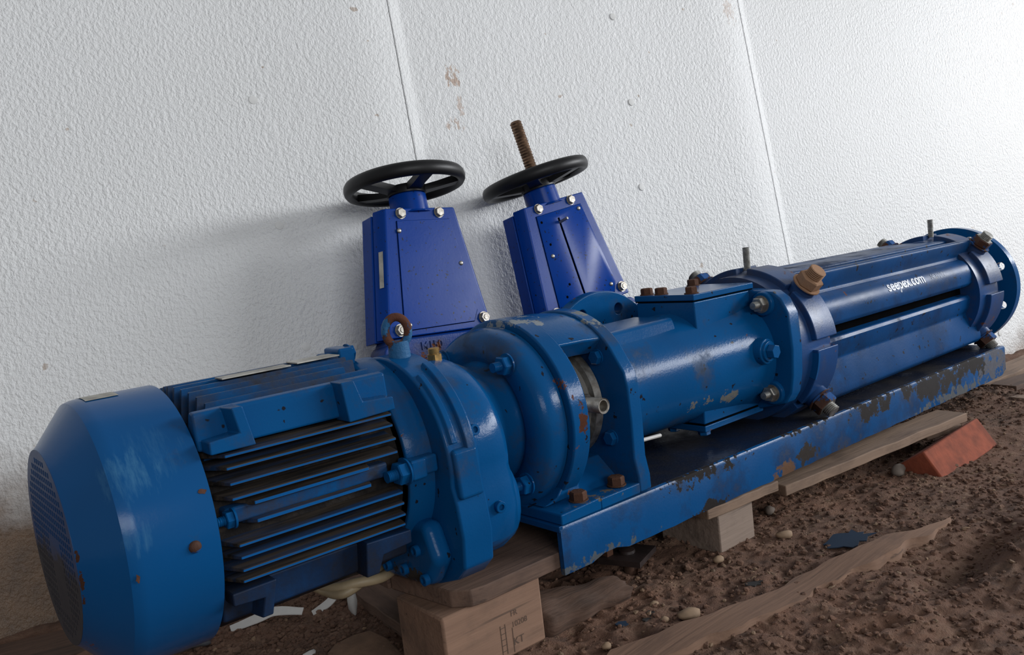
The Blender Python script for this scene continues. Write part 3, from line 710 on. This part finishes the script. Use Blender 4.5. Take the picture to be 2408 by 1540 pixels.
# lettering wrapped on the upper lobe
def on_lobe(me, x0, zmid, name, mat, xs=1.0):
    P = [(-.083, .0785), (-.092, .0745), (-.101, .065), (-.1065, .053), (-.108, .040), (-.107, .026)]
    L = [0]
    for a, b in zip(P, P[1:]): L.append(L[-1] + math.hypot(a[0] - b[0], a[1] - b[1]))
    m = MB()
    for v in me.vertices:
        s = zmid - v.co.y; s = max(0, min(L[-1], s)); i = max(k for k in range(len(L)) if L[k] <= s + 1e-9); i = min(i, len(P) - 2); t = (s - L[i]) / (L[i + 1] - L[i])
        y = P[i][0] + (P[i + 1][0] - P[i][0]) * t; z = P[i][1] + (P[i + 1][1] - P[i][1]) * t
        m.v.append((x0 + v.co.x * xs, y - .0009, z))
    m.f = [tuple(p.vertices) for p in me.polygons]
    o = part(name, m, mat, stator, smooth=0); return o
on_lobe(text_mesh('seepex.com', .030, bold=True), 1.550, .0345, 'lettering', 'white_print', 1.08)['label'] = 'white printed lettering'
on_lobe(text_mesh('24h Helpline', .013), 1.735, .0315, 'lettering', 'faint_print', 1.0)['label'] = 'small faded printed lettering'
# discharge pipe end and flange
dis = part('discharge_neck', MB().lathe([(2.02, .05), (2.02, .112), (2.045, .106), (2.085, .104), (2.085, .05)], 64), 'blue_clamp', pump)
dfl = part('discharge_flange', MB().lathe([(2.082, .052), (2.082, .141), (2.104, .141), (2.104, .052)], 96, closed=True), 'blue', pump)
ct = MB()
for k in range(8):
    a = 22.5 + 45 * k; y, z = pt(0, .117, a)[1:]; ct.cyl((2.05, y, z), (2.13, y, z), .0095, .0095, 20)
boolcut(dfl, ct)
bv = dfl.modifiers.new('bevel', 'BEVEL'); bv.width = .002; bv.segments = 2; bv.limit_method = 'ANGLE'; bv.angle_limit = math.radians(45); bv.harden_normals = True

# --- base channel: web, two flanges; slightly falling towards the far end
X0, X1 = .640, 2.022
dz = lambda x: -.0094 * (x - .64)
def sheared(mb): mb.v = [(x, y, z + dz(x)) for x, y, z in mb.v]; return mb
base = part('base_channel', sheared(MB().box((X0, -.1240, -.1225), (X1, .1240, -.1160))), 'web', pump, .0015)
base['label'] = 'grimy dark channel web'
for sg in (-1, 1):
    n = 60; top = []; bot = []
    vs = []; xs_ = [X0 + (X1 - X0) * i / n for i in range(n + 1)]
    m = MB(); rings = []
    for i, x in enumerate(xs_):
        zb = -.1765 - .004 * (x - X0) / (X1 - X0) + (.0010 * math.sin(i * 1.9) * math.sin(i * .7 + 1) if 6 < i else 0)
        if sg < 0 and .70 < x < .735: zb += .006
        if x > X1 - .01: zb += .012
        yi, yo = sg * .1235, sg * .1305
        zt = -.1150
        rings.append([(x, yo - sg * .004, zb - .001), (x, yo, zb), (x, yo, zt - .006), (x, yo - sg * .002, zt - .002), (x, yo - sg * .006, zt - .0008), (x, yi, zt - .004), (x, yi, zt - .014), (x, yi, zb)])
    part('channel_flange', sheared(m.loft(rings)), 'blue_base', base, smooth=30)
part('end_lip', MB().box((.6385, -.1300, -.1235), (.6450, .1300, -.1155)), 'blue_base', base, .001)
# cable hanging under the motor
def smooth_path(P, n=8):
    P = [Vector(p) for p in P]; out = []
    for i in range(len(P) - 1):
        a = P[max(i - 1, 0)]; b = P[i]; c = P[i + 1]; d = P[min(i + 2, len(P) - 1)]
        for k in range(n):
            t = k / n; out.append(.5 * ((2 * b) + (c - a) * t + (2 * a - 5 * b + 4 * c - d) * t * t + (3 * b - a - 3 * c + d) * t ** 3))
    out.append(P[-1]); return out
def wc(x, y, z): return (x, y - AY, z - AZ)
cab = MB().tube(smooth_path([wc(.485, .868, .160), wc(.489, .862, .145), wc(.483, .856, .132), wc(.462, .852, .124), wc(.430, .858, .126), wc(.405, .885, .122), wc(.402, .95, .126), wc(.41, 1.0, .13)]), .0062, 10)
part('cable', cab, 'cable', pump, smooth=60)['label'] = 'cream power cable'
cab = MB().tube(smooth_path([wc(.480, .885, .160), wc(.482, .880, .140), wc(.470, .870, .128), wc(.440, .862, .124), wc(.412, .866, .117), wc(.402, .90, .118), wc(.40, .96, .122), wc(.40, 1.0, .125)]), .0060, 10)
part('cable', cab, 'cable', pump, smooth=60)['label'] = 'cream power cable'

# ------------------------------------------------------------------ knife gate valves
CUR['off'] = Vector((0, 0, 0))
def valve(label, origin, lean, yaw, roll, has_stem, slot):
    """local frame: x along the cover width, y away from viewer, z up along the spindle; origin = middle of the cover's lower front edge"""
    root = thing('knife_gate_valve', label, 'valve', origin, 'knife gate valves leaning on the wall')
    Mx = Matrix.Rotation(yaw, 4, 'Z') @ Matrix.Rotation(-lean, 4, 'X') @ Matrix.Rotation(roll, 4, 'Y')
    root.matrix_world = Matrix.Translation(origin) @ Mx
    H = .216; wt, wbm = (.0785, .1095) if slot else (.0735, .1080)     # half widths top and bottom
    TK = .058
    def xw(z): return wbm + (wt - wbm) * z / H
    # front yoke shell
    P = lambda y, inset, z: [(-xw(z) + inset, y, z), (xw(z) - inset, y, z)]
    body = MB()
    sec = lambda z: [(-xw(z) - .004, .024, z), (-xw(z) + .003, .004, z), (-xw(z) + .008, 0, z), (xw(z) - .003, 0, z), (xw(z), .003, z), (xw(z) + .004, .024, z)]
    body.loft([sec(0), sec(H)])
    yoke = part('yoke_cover', body, 'blue_valve', root, .0018)
    back = MB(); sec2 = lambda z: [(-xw(z) - .006, .0255, z), (xw(z) + .006, .0255, z), (xw(z) + .006, TK, z), (-xw(z) - .006, TK, z)]
    back.loft([sec2(-.002), sec2(H - .006)]); part('yoke_back', back, 'blue_valve', root, .0015)
    # flat guard plate on the front
    g0, g1 = .010, H - .022
    pl = lambda z, a: -xw(z) * .72 + a
    guard0 = guard = [(-xw(g0) * .66, g0), (xw(g0) * .66, g0 + .002), (xw(.03) * .78, .032), (wt * .78, g1 + .001), (-wt * .66, g1)]
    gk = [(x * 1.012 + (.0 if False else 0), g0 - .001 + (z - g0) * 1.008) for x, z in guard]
    part('guard_gap_shade', MB().prism(gk, -.0006, .001, 'y'), 'darkin', root)  # black rim drawn in as the shaded gap round the guard plate
    gp = part('guard_plate', MB().prism(guard, -.0022, .001, 'y'), 'blue_valve', root, .0006)
    if slot:
        boolcut(gp, MB().box((-.005, -.02, .012), (-.0005, .02, H - .035)))
        part('slot_shade', MB().box((-.006, -.0006, .012), (.0005, -.0002, H - .035)), 'darkin', gp)  # black strip stands in for the shadow inside the slot
        inst('indicator_pin', PIN, gp, (-.002, -.001, H - .044), (.25, -1, .12))
        for x, z in ((-.045, H - .035), (-.042, .137), (-.030, .055), (-.045, .034)):
            inst('plate_hole', HOLE, gp, (x, -.0023, z), (0, -1, 0))
        doms = ((.052, H - .029), (-.046, .115), (.068, .028))
    else: doms = ((-.048, g1 - .017), (.064, .115), (-.060, .018))
    for x, z in doms: inst('dome_screw', F_DOME, gp, (x, -.0022, z), (0, -1, 0))
    for x, z in ((-wt * .52, H - .009), (wt * .52, H - .009)): inst('bolt', F_STEELHEX, yoke, (x, 0, z), (0, -1, 0), roll=.4, label='stainless hexagon bolt')
    for x, z in ((-xw(.012) + .028, .012), (xw(.014) - .014, .016)): inst('nut', NUTSS, yoke, (x, 0, z), (0, -1, 0), label='stainless nut')
    if not slot:
        lb = MB().add([(-xw(z) + a * .004 - .0018, .0100 - a * .0075, z) for z in (.085, .145) for a in (0, 1)], [(0, 1, 3, 2)])
        lb.v = [(x - .0008, y - .0012, z) for x, y, z in lb.v]
        part('label_sticker', lb, 'label', yoke)['label'] = 'narrow white printed sticker'
    # valve body casting, ring below
    cb = MB().prism([(-.100, 0), (.100, 0), (.108, -.016), (.104, -.045), (-.104, -.045), (-.108, -.016)], .004, .052, 'y')
    bodyc = part('valve_body', cb, 'blue_valve_body', root, .006)
    ringp = [(.118 * math.cos(2 * PI * k / 48), -.150 + .118 * math.sin(2 * PI * k / 48)) for k in range(48)]
    o = part('wafer_ring', MB().prism(ringp, .0, .056, 'y'), 'blue_valve_body', root); boolcut(o, MB().cyl((0, -.05, -.150), (0, .1, -.150), .076, .076, 40))
    for x in (-.098, .098):
        part('corner_ear', MB().cyl((x, -.004, -.026), (x, .05, -.026), .018, .018, 20), 'blue_valve_body', bodyc, .003)
        inst('socket_screw', F_SOCK, bodyc, (x, -.004, -.026), (0, -1, 0))
    tm = text_mesh('M150', .019, .0012, True); mm = MB(); mm.v = [(v.co.x - .042, -.0 - v.co.z + .0035, v.co.y - .0245) for v in tm.vertices]; mm.f = [tuple(p.vertices) for p in tm.polygons]
    part('cast_lettering', mm, 'blue_valve_body', bodyc, smooth=0)
    # spindle hub, handwheel
    yc = .030
    part('hub', (lambda z: (setattr(z, 'v', [(a, b + yc, c + H - .006) for a, b, c in z.v]), z)[1])(zprof([(0, .038), (.004, .0335), (.034, .0325), (.036, .030)], 40)), 'blue_valve', root)
    wheel = bpy.data.objects.new('handwheel', None); COL.objects.link(wheel); wheel.parent = root; wheel.location = (0, yc, H + .040)
    wheel.rotation_euler = (0, 0, .5 if has_stem else -.12)
    wheel['label'] = 'black spoked handwheel'
    Rw = .098; rimp = []
    for k in range(72):
        a = 2 * PI * k / 72; ringv = []
        for j in range(12):
            b = 2 * PI * j / 12; rr = Rw + .0085 * math.cos(b); ringv.append((rr * math.cos(a), rr * math.sin(a), .0125 * math.sin(b) + .010))
        rimp.append(ringv)
    rimp.append(rimp[0]); link('rim', MB().loft(rimp, False).mesh('rim', 60), 'black', wheel)
    for k in range(5):
        a = 2 * PI * k / 5 + PI / 2 * -1
        c, s_ = math.cos(a), math.sin(a); m = MB()
        def T(u, v, z): return (u * c - v * s_, u * s_ + v * c, z)
        sec = []
        for u, hw, z0, z1 in ((.026, .0135, -.008, .002), (.055, .011, -.004, .007), (.095, .012, .002, .015)):
            sec.append([T(u, -hw, z0), T(u, -hw, z1), T(u, -hw * .45, z1), T(u, -hw * .3, z1 - .004), T(u, hw * .3, z1 - .004), T(u, hw * .45, z1), T(u, hw, z1), T(u, hw, z0)])
        m.loft(sec); link('spoke', m.mesh('spoke', 35), 'black', wheel)
    link('wheel_boss', zprof([(-.010, .034), (.004, .035), (.006, .020)], 32).mesh('wheel_boss', 40), 'black', wheel)
    if has_stem:
        sp = zprof(threadprof(H - .01, H + .165, .0118, .0055) + [(H + .167, .009)], 20); sp.v = [(a, b + yc, c) for a, b, c in sp.v]
        part('spindle', sp, 'brownsteel', root, smooth=20)['label'] = 'oily brown threaded spindle'
    return root
PIN = zprof([(0, .0028), (.020, .0028), (.0205, .002)], 12).mesh('indicator_pin', 40); PIN.materials.append(MT['steel'])
HOLE = zprof([(0, .0026), (.0002, .0026)], 10).mesh('plate_hole', 40); HOLE.materials.append(MT['darkin'])
NUTSS = nut_mesh('stainless_nut', .0092, .006, .005, .001, 'steel')
YAW = 0.0
valve('blue knife gate valve with plain front plate, no spindle above its black handwheel', Vector((.796, 1.156, .3595)), .175, -.02, .045, False, False)
valve('blue knife gate valve with slotted front plate and brown threaded spindle above the wheel', Vector((1.122, 1.126, .3555)), .175, -.09, -.150, True, True)

# ------------------------------------------------------------------ timber, brick and bits on the ground
def board(name, p0, p1, width, thick, up=(0, 0, 1), wob=.0015, n=10, taper=(1, 1)):
    """plank with its own x axis along the length; returns mesh and matrix. p0,p1: centre line of the underside"""
    p0 = Vector(p0); p1 = Vector(p1); d = p1 - p0; L = d.length; d.normalize(); side = Vector(up).cross(d).normalized(); u = d.cross(side)
    m = MB(); rings = []
    for i in range(n + 1):
        t = i / n; hw = width / 2 * (taper[0] + (taper[1] - taper[0]) * t); w1 = random.uniform(-wob, wob); w2 = random.uniform(-wob, wob); th = thick + random.uniform(-wob, wob) * .5
        rings.append([(t * L, -hw + w1, 0), (t * L, hw + w2, 0), (t * L, hw + w2, th), (t * L, -hw + w1, th)])
    me = m.loft(rings).mesh(name, 30)
    mat = Matrix.Identity(4)
    for i in range(3): mat[i][0] = d[i]; mat[i][1] = side[i]; mat[i][2] = u[i]; mat[i][3] = p0[i]
    return me, mat
def board_obj(name, mat, parent=None, bevel=.0015, **k):
    me, mx = board(name, **k); o = link(name, me, mat)
    if parent: o.parent = parent; o.matrix_parent_inverse = parent.matrix_world.inverted()
    o.matrix_world = mx
    b = o.modifiers.new('bevel', 'BEVEL'); b.width = bevel; b.segments = 2; b.limit_method = 'ANGLE'; b.angle_limit = math.radians(50)
    return o
pallet = thing('wooden_pallet', 'brown wooden pallet corner carrying the gearbox, stamped block at front', 'pallet', (.55, .85, .015)); bpy.context.view_layer.update()
bo = MB().prism([(-.150, -.115), (-.128, -.004), (-.132, .004), (-.15, .115), (.15, .115), (.18, -.115), (-.121, -.138 + .016), (-.140, -.118)][0:0] or [(-.006, 0), (.010, -.018), (.030, -.022), (.30, -.022), (.30, .105), (-.020, .105)], 0, .020, 'z')
o = link('top_board', bo.mesh('top_board', 30), 'board', pallet, (.498 - .55, .762 - .85, .098 - .015)); bv = o.modifiers.new('bevel', 'BEVEL'); bv.width = .0015; bv.segments = 2; bv.limit_method = 'ANGLE'
board_obj('top_board', 'board', pallet, p0=(.478, .935, .098), p1=(.80, .920, .098), width=.13, thick=.019)
bk = MB().box((0, 0, 0), (.142, .098, .080)); o = link('block', bk.mesh('block'), 'block', pallet, (.468 - .55, .748 - .85, .018 - .015), (0, 0, -.02)); bv = o.modifiers.new('bevel', 'BEVEL'); bv.width = .003; bv.segments = 2
blockobj = o
board_obj('bottom_board', 'board', pallet, p0=(.569, 1.11, .010), p1=(.541, .80, .010), width=.085, thick=.018)
tmk = [('FR', .0095, .098, .0475), ('10208', .0095, .098, .034), ('KT', .013, .098, .012)]
for body, size, x, z in tmk:
    tm = text_mesh(body, size); m = MB(); m.v = [(x + v.co.x - .005, -.0004, z + v.co.y) for v in tm.vertices]; m.f = [tuple(p.vertices) for p in tm.polygons]
    link('stamp', m.mesh('stamp', 0), 'ink', blockobj)
m = MB()
for a in (0, .007): m.box((.076 + a, -.0004, .006), (.0768 + a, -.0002, .042))
for k in range(5): m.box((.076, -.0004, .010 + k * .007), (.0838, -.0002, .0108 + k * .007))
m.box((.093, -.0004, .004), (.0938, -.0002, .034)); link('stamp', m.mesh('stamp', 0), 'ink', blockobj)
frag = thing('pallet_fragment', 'pale grey wooden block with short board wedged under the channel', 'wood block', (.99, .78, .015)); bpy.context.view_layer.update()
bk = MB().box((0, 0, 0), (.085, .11, .058)); o = link('block', bk.mesh('block'), 'block2', frag, (.945 - .99, .733 - .78, -.002)); bv = o.modifiers.new('bevel', 'BEVEL'); bv.width = .002; bv.segments = 2
board_obj('top_board', 'plank', frag, p0=(.925, .775, .0720), p1=(1.092, .768, .0690), width=.085, thick=.0155)
pk = board_obj('wooden_plank', 'plank', None, p0=(1.12, .762, .0510), p1=(1.675, .708, .0500), width=.062, thick=.0165, n=16)
tag(pk, 'long weathered plank lying directly under the far half of the channel', 'plank')
wd = board_obj('wood_wedge', 'plank', None, p0=(1.555, .712, .036), p1=(1.645, .700, .040), width=.045, thick=.011, taper=(.4, 1)); tag(wd, 'small split wood wedge between plank and red brick', 'wood')
# brick: tilted box
br = MB().box((0, 0, 0), (.225, .100, .060)); me = br.mesh('red_brick', 30); bo = link('red_brick', me, 'brick', None, (1.424, .620, .006), (math.radians(-9), math.radians(0), -.02))
bo.rotation_euler = (math.radians(-34), math.radians(-2.5), -.015); bvm = bo.modifiers.new('bevel', 'BEVEL'); bvm.width = .003; bvm.segments = 2; tag(bo, 'orange-red fired brick lying on the soil at right', 'brick')
# long half buried plank in the foreground
lp = MB(); rings = []
C = [(.60, .640, .098), (.66, .628, .060), (.77, .603, .052), (.88, .585, .046), (.96, .578, .046), (1.03, .562, .050), (1.10, .556, .040), (1.17, .540, .022), (1.235, .532, .006)]
pth = smooth_path([(a, b, c) for a, b, c in C], 6)
for p in pth:
    h = gz(p[0], p[1]); wd_ = (p[2] if p[0] > .63 else .055) * .86; wob = .0045 * math.sin(p[0] * 41 + 1) * math.sin(p[0] * 23) + .0025 * math.sin(p[0] * 97)
    z = max(.012, h) + .0045 + .003 * math.sin(p[0] * 19)
    rings.append([(p[0], p[1] - wd_ / 2 + wob, z - .016), (p[0] + .004, p[1] + wd_ / 2 + wob * .7, z - .012), (p[0] + .004, p[1] + wd_ / 2 + wob * .7, z + .0035), (p[0], p[1] - wd_ / 2 + wob + .002, z + .002)])
ok = link('buried_plank', lp.loft(rings).mesh('buried_plank', 50), 'oldplank'); tag(ok, 'long rotting plank half buried in the foreground soil', 'plank')
# rotten timber beside the block
def lump(name, loc, size, mat, sub=3, rough=.18, seed=0, rot=(0, 0, 0), flat=None):
    bm = bmesh.new(); bmesh.ops.create_icosphere(bm, subdivisions=sub, radius=1); r = random.Random(seed); ph = [r.uniform(0, 6.3) for _ in range(9)]
    for v in bm.verts:
        c = v.co; k = 1 + rough * (math.sin(c.x * 2.3 + ph[0]) * math.sin(c.y * 2.7 + ph[1]) + .6 * math.sin(c.z * 4 + ph[2] + c.x * 3) + .4 * math.sin(c.y * 6 + ph[3]) * math.sin(c.x * 5 + ph[4]))
        v.co = Vector((c.x * size[0], c.y * size[1], c.z * size[2])) * k
        if flat: v.co.z = min(v.co.z, flat)
    me = bpy.data.meshes.new(name); bm.to_mesh(me); bm.free(); me.shade_smooth(); return link(name, me, mat, None, loc, rot)
lg = MB(); rings = []; rv = [random.uniform(-1, 1) for _ in range(20)]
for i in range(25):
    t = i / 24; x = .622 + .145 * t; y = .802 - .035 * t; r = .034 * (1 - .3 * t) * (.95 + .10 * math.sin(5 * t + 1) + .05 * math.sin(17 * t))
    if i in (0, 24): r *= .8
    rings.append([(x + .004 * rv[k], y + r * 1.25 * math.cos(2 * PI * k / 18) * (1 + .10 * rv[k] + .04 * math.sin(9 * t + k * 2.1)), .020 + max(-.6, math.sin(2 * PI * k / 18)) * r * .85 * (1 + .14 * rv[k] + .05 * math.sin(13 * t + k))) for k in range(18)])
ok = link('rotten_timber', lg.loft(rings).mesh('rotten_timber', 50), 'log'); tag(ok, 'dark cracked timber chunk under the near end of the channel', 'wood')
# dark square plate with stud
pl = thing('square_plate', 'dark rusted square plate with bolt head beneath the channel', 'plate', (.832, .812, .030))
q = MB().box((-.032, -.032, 0), (.032, .032, .008)); o = link('plate', q.mesh('plate'), 'darkplate', pl, (0, 0, 0), (0, 0, .35)); o = link('bolt_head', zprof([(.008, .012), (.012, .0115), (.0135, .007)], 16).mesh('bolt_head', 40), 'darkplate', pl)
link('anchor_stud', zprof([(-.03, .008), (.0, .008)], 10).mesh('anchor_stud', 40), 'rust', pl); link('hanger', MB().box((-.03, .01, .006), (-.018, .022, .045)).mesh('hanger'), 'rust', pl)
# stones
ST = [('pebble', (.764, .650, .020), (.017, .011, .007), 'stone', 'largest tan pebble lying by the buried plank'),
      ('pebble', (.737, .667, .018), (.006, .005, .004), 'stone', 'small round cream pebble left of the largest tan pebble'),
      ('pebble', (1.135, .776, .022), (.012, .009, .007), 'greystone', 'grey-beige pebble just right of the pale wooden block'),
      ('pebble', (1.048, .694, .018), (.014, .008, .006), 'stone', 'pointed tan pebble below the pale wooden block'),
      ('pebble', (.919, .719, .018), (.010, .007, .005), 'stone', 'cream pebble in front of the pale wooden block'),
      ('stone', (1.405, .690, .026), (.024, .012, .010), 'greystone', 'flat pale stone left of the red brick'),
      ('pebble', (.647, .681, .018), (.007, .006, .004), 'stone', 'pinkish pebble right of the stamped pallet block'),
      ('pebble', (.762, .705, .018), (.007, .005, .004), 'stone', 'small cream pebble below the dark square plate')]
for i, (n, l, s, mt, lb) in enumerate(ST):
    o = lump(n, (l[0], l[1], gz(l[0], l[1]) + s[2] * .5 + .003), s, mt, 2, .12, i, (0, 0, random.uniform(-.6, .6))); tag(o, lb, 'stone')
P = [(.424, .955), (.440, .966), (.468, .966), (.490, .958), (.494, .920), (.486, .868), (.462, .858), (.432, .900), (.418, .945)]
o = link('flat_stone', MB().prism([(x - .458, y - .925) for x, y in P], -.012, .012, 'z').mesh('flat_stone', 30), 'flatstone', None, (.458, .925, gz(.458, .925) - .004), (.05, -.04, 0))
bv = o.modifiers.new('bevel', 'BEVEL'); bv.width = .004; bv.segments = 3; tag(o, 'flat dusty brown stone in the soil left of the stamped block', 'stone')
# white strips and scraps
def strip(name, P, width, mat, label, cat='scrap', th=.0012):
    P = smooth_path(P, 5); m = MB(); rings = []
    for i, p in enumerate(P):
        d = (P[min(i + 1, len(P) - 1)] - P[max(i - 1, 0)]).normalized(); s = d.cross(Vector((0, 0, 1))).normalized(); w_ = width * math.sin(PI * min(max(i / (len(P) - 1), .12), .9)) ** .6
        rings.append([p - s * w_ / 2, p + s * w_ / 2 - Vector((0, 0, .006)), p + s * w_ / 2 + Vector((0, 0, th - .006)), p - s * w_ / 2 + Vector((0, 0, th))])
    o = link(name, m.loft(rings).mesh(name, 50), mat); tag(o, label, cat); return o
G = lambda x, y, h=.006: (x, y, gz(x, y) + h)
strip('plastic_strip', [G(.362, 1.115), G(.395, 1.108, .012), G(.422, 1.104, .016), G(.449, 1.072, .016)], .016, 'white_pl', 'longest white plastic strip on the soil beneath the motor')
strip('plastic_strip', [G(.464, 1.075), G(.490, 1.076, .012), G(.516, 1.080, .024)], .010, 'white_pl', 'shorter white plastic strip near the pallet bottom board')
o = lump('white_scrap', G(.503, 1.028, .02), (.006, .010, .020), 'white_pl', 2, .15, 5); tag(o, 'upright white crumbly scrap beside the pallet bottom board', 'scrap')
o = lump('white_scrap', G(.405, .965, .006), (.010, .006, .003), 'white_pl', 2, .2, 6); tag(o, 'small white flake lying on soil near the flat stone', 'scrap')
o = lump('film_scrap', G(.300, 1.10, .012), (.034, .022, .010), 'clear', 3, .25, 8, (0, .3, .4)); tag(o, 'crumpled grey plastic film scrap beneath the fan cover', 'scrap')
def scrap(name, p, r, mat, label, stretch=1.6, th=.0014, n=13, rz=0):
    P = [(r * stretch * (1 + random.uniform(-.45, .2)) * math.cos(2 * PI * k / n), r * (1 + random.uniform(-.45, .2)) * math.sin(2 * PI * k / n)) for k in range(n)]
    o = link(name, MB().prism(P, 0, th, 'z').mesh(name, 30), mat, None, p, (random.uniform(-.12, .12), random.uniform(-.12, .12), rz)); tag(o, label, 'scrap'); return o
scrap('blue_flake', G(.700, .705, .004), .006, 'bluebit', 'tiny dark blue paint flake near the dark square plate')
scrap('blue_scrap', G(1.085, .612, .005), .022, 'bluebit', 'dark blue scrap on soil behind the buried plank', 1.7, n=19, rz=-.4)
scrap('charred_scrap', G(.735, .690, .004), .010, 'darkbit', 'blackish flat scrap above the largest tan pebble', rz=.5)
scrap('charred_scrap', G(.885, .640, .004), .009, 'darkbit', 'blackish scrap beside the middle of the buried plank', rz=-.3)
# dark rubbish in the corner behind the fan cover
dw = board_obj('dark_board', 'log', None, p0=(.06, 1.335, -.004), p1=(.42, 1.20, .004), width=.10, thick=.02); tag(dw, 'dark wet board in the corner behind the fan cover', 'board')
# weathered boards beyond the far end of the channel
for k, (a, b, wdt, z, lb) in enumerate([((2.06, .835, .018), (2.62, .80, .012), .075, .02, 'grey weathered board nearest the wall beyond the channel end'),
                                        ((2.03, .745, .028), (2.50, .70, .012), .055, .018, 'brown splintered board beyond the channel end'),
                                        ((1.93, .672, .030), (2.40, .60, .010), .05, .012, 'thin grey lath in the soil beyond the channel end')]):
    o = board_obj('weathered_board', 'log' if k == 1 else 'plank', None, p0=a, p1=b, width=wdt, thick=z, n=14, wob=.004); tag(o, lb, 'board', 'weathered boards at the far end')

# loose crumbs, gravel and straw chips: uncountable
def scatter(name, n, region, smin, smax, mat, label, cat, seed, elong=1.0, flat=.7):
    r = np.random.default_rng(seed); phi = (1 + 5 ** .5) / 2
    base = np.array([(-1, phi, 0), (1, phi, 0), (-1, -phi, 0), (1, -phi, 0), (0, -1, phi), (0, 1, phi), (0, -1, -phi), (0, 1, -phi), (phi, 0, -1), (phi, 0, 1), (-phi, 0, -1), (-phi, 0, 1)]) / 1.9
    tri = np.array([(0, 11, 5), (0, 5, 1), (0, 1, 7), (0, 7, 10), (0, 10, 11), (1, 5, 9), (5, 11, 4), (11, 10, 2), (10, 7, 6), (7, 1, 8), (3, 9, 4), (3, 4, 2), (3, 2, 6), (3, 6, 8), (3, 8, 9), (4, 9, 5), (2, 4, 11), (6, 2, 10), (8, 6, 7), (9, 8, 1)])
    X = r.uniform(region[0], region[1], n); Y = r.uniform(region[2], region[3], n)
    keep = (vnoise(X, Y, 4, seed + 50) + r.uniform(-.4, .4, n) > -.12) & (((X - WA.x) * wna.x + (Y - WA.y) * wna.y) < -.02); X = X[keep]; Y = Y[keep]; n = len(X)
    S = smin * (smax / smin) ** (r.random(n) ** 2.2); A = r.uniform(0, 6.28, n); Z = ground_z(X, Y) + fine(X, Y)
    V = base[None] * (1 + r.uniform(-.28, .28, (n, 12, 1))) * S[:, None, None]; V[:, :, 0] *= elong; V[:, :, 2] *= flat
    c, s = np.cos(A)[:, None], np.sin(A)[:, None]; vx = V[:, :, 0] * c - V[:, :, 1] * s; vy = V[:, :, 0] * s + V[:, :, 1] * c
    V = np.stack([vx + X[:, None], vy + Y[:, None], V[:, :, 2] + (Z + S * flat * .35)[:, None]], -1).reshape(-1, 3)
    Fc = (tri[None] + (np.arange(n) * 12)[:, None, None]).reshape(-1, 3)
    m = bpy.data.meshes.new(name); m.from_pydata(V.tolist(), [], Fc.tolist()); o = link(name, m, mat); tag(o, label, cat, kind='stuff')
scatter('soil_crumbs', 20000, (.25, 2.2, .30, 1.12), .0012, .006, 'soil', 'loose brown soil crumbs all over the floor', 'soil', 21)
scatter('soil_crumbs', 6000, (.25, .62, .82, 1.22), .0012, .0055, 'soil', 'loose soil crumbs beneath the motor and pallet', 'soil', 31)
scatter('gravel', 1700, (.25, 2.2, .32, 1.10), .0012, .0045, 'gravel', 'fine tan gravel scattered on the soil', 'gravel', 22)
scatter('straw_chips', 2600, (.9, 2.3, .45, .95), .0010, .0028, 'chip', 'tan wood chips and straw on the soil at right', 'chips', 23, 3.0, .5)

# ------------------------------------------------------------------ plug caps and splashes on the wall panels
for s, z in PLUGS:
    o = bpy.data.objects.new('panel_plug', plugm); COL.objects.link(o); o.parent = wall; o.location = (s, (0 if s < S1 else .010 if s < S2 else .020) - .0005, z); o.rotation_euler = (math.radians(90), 0, 0)
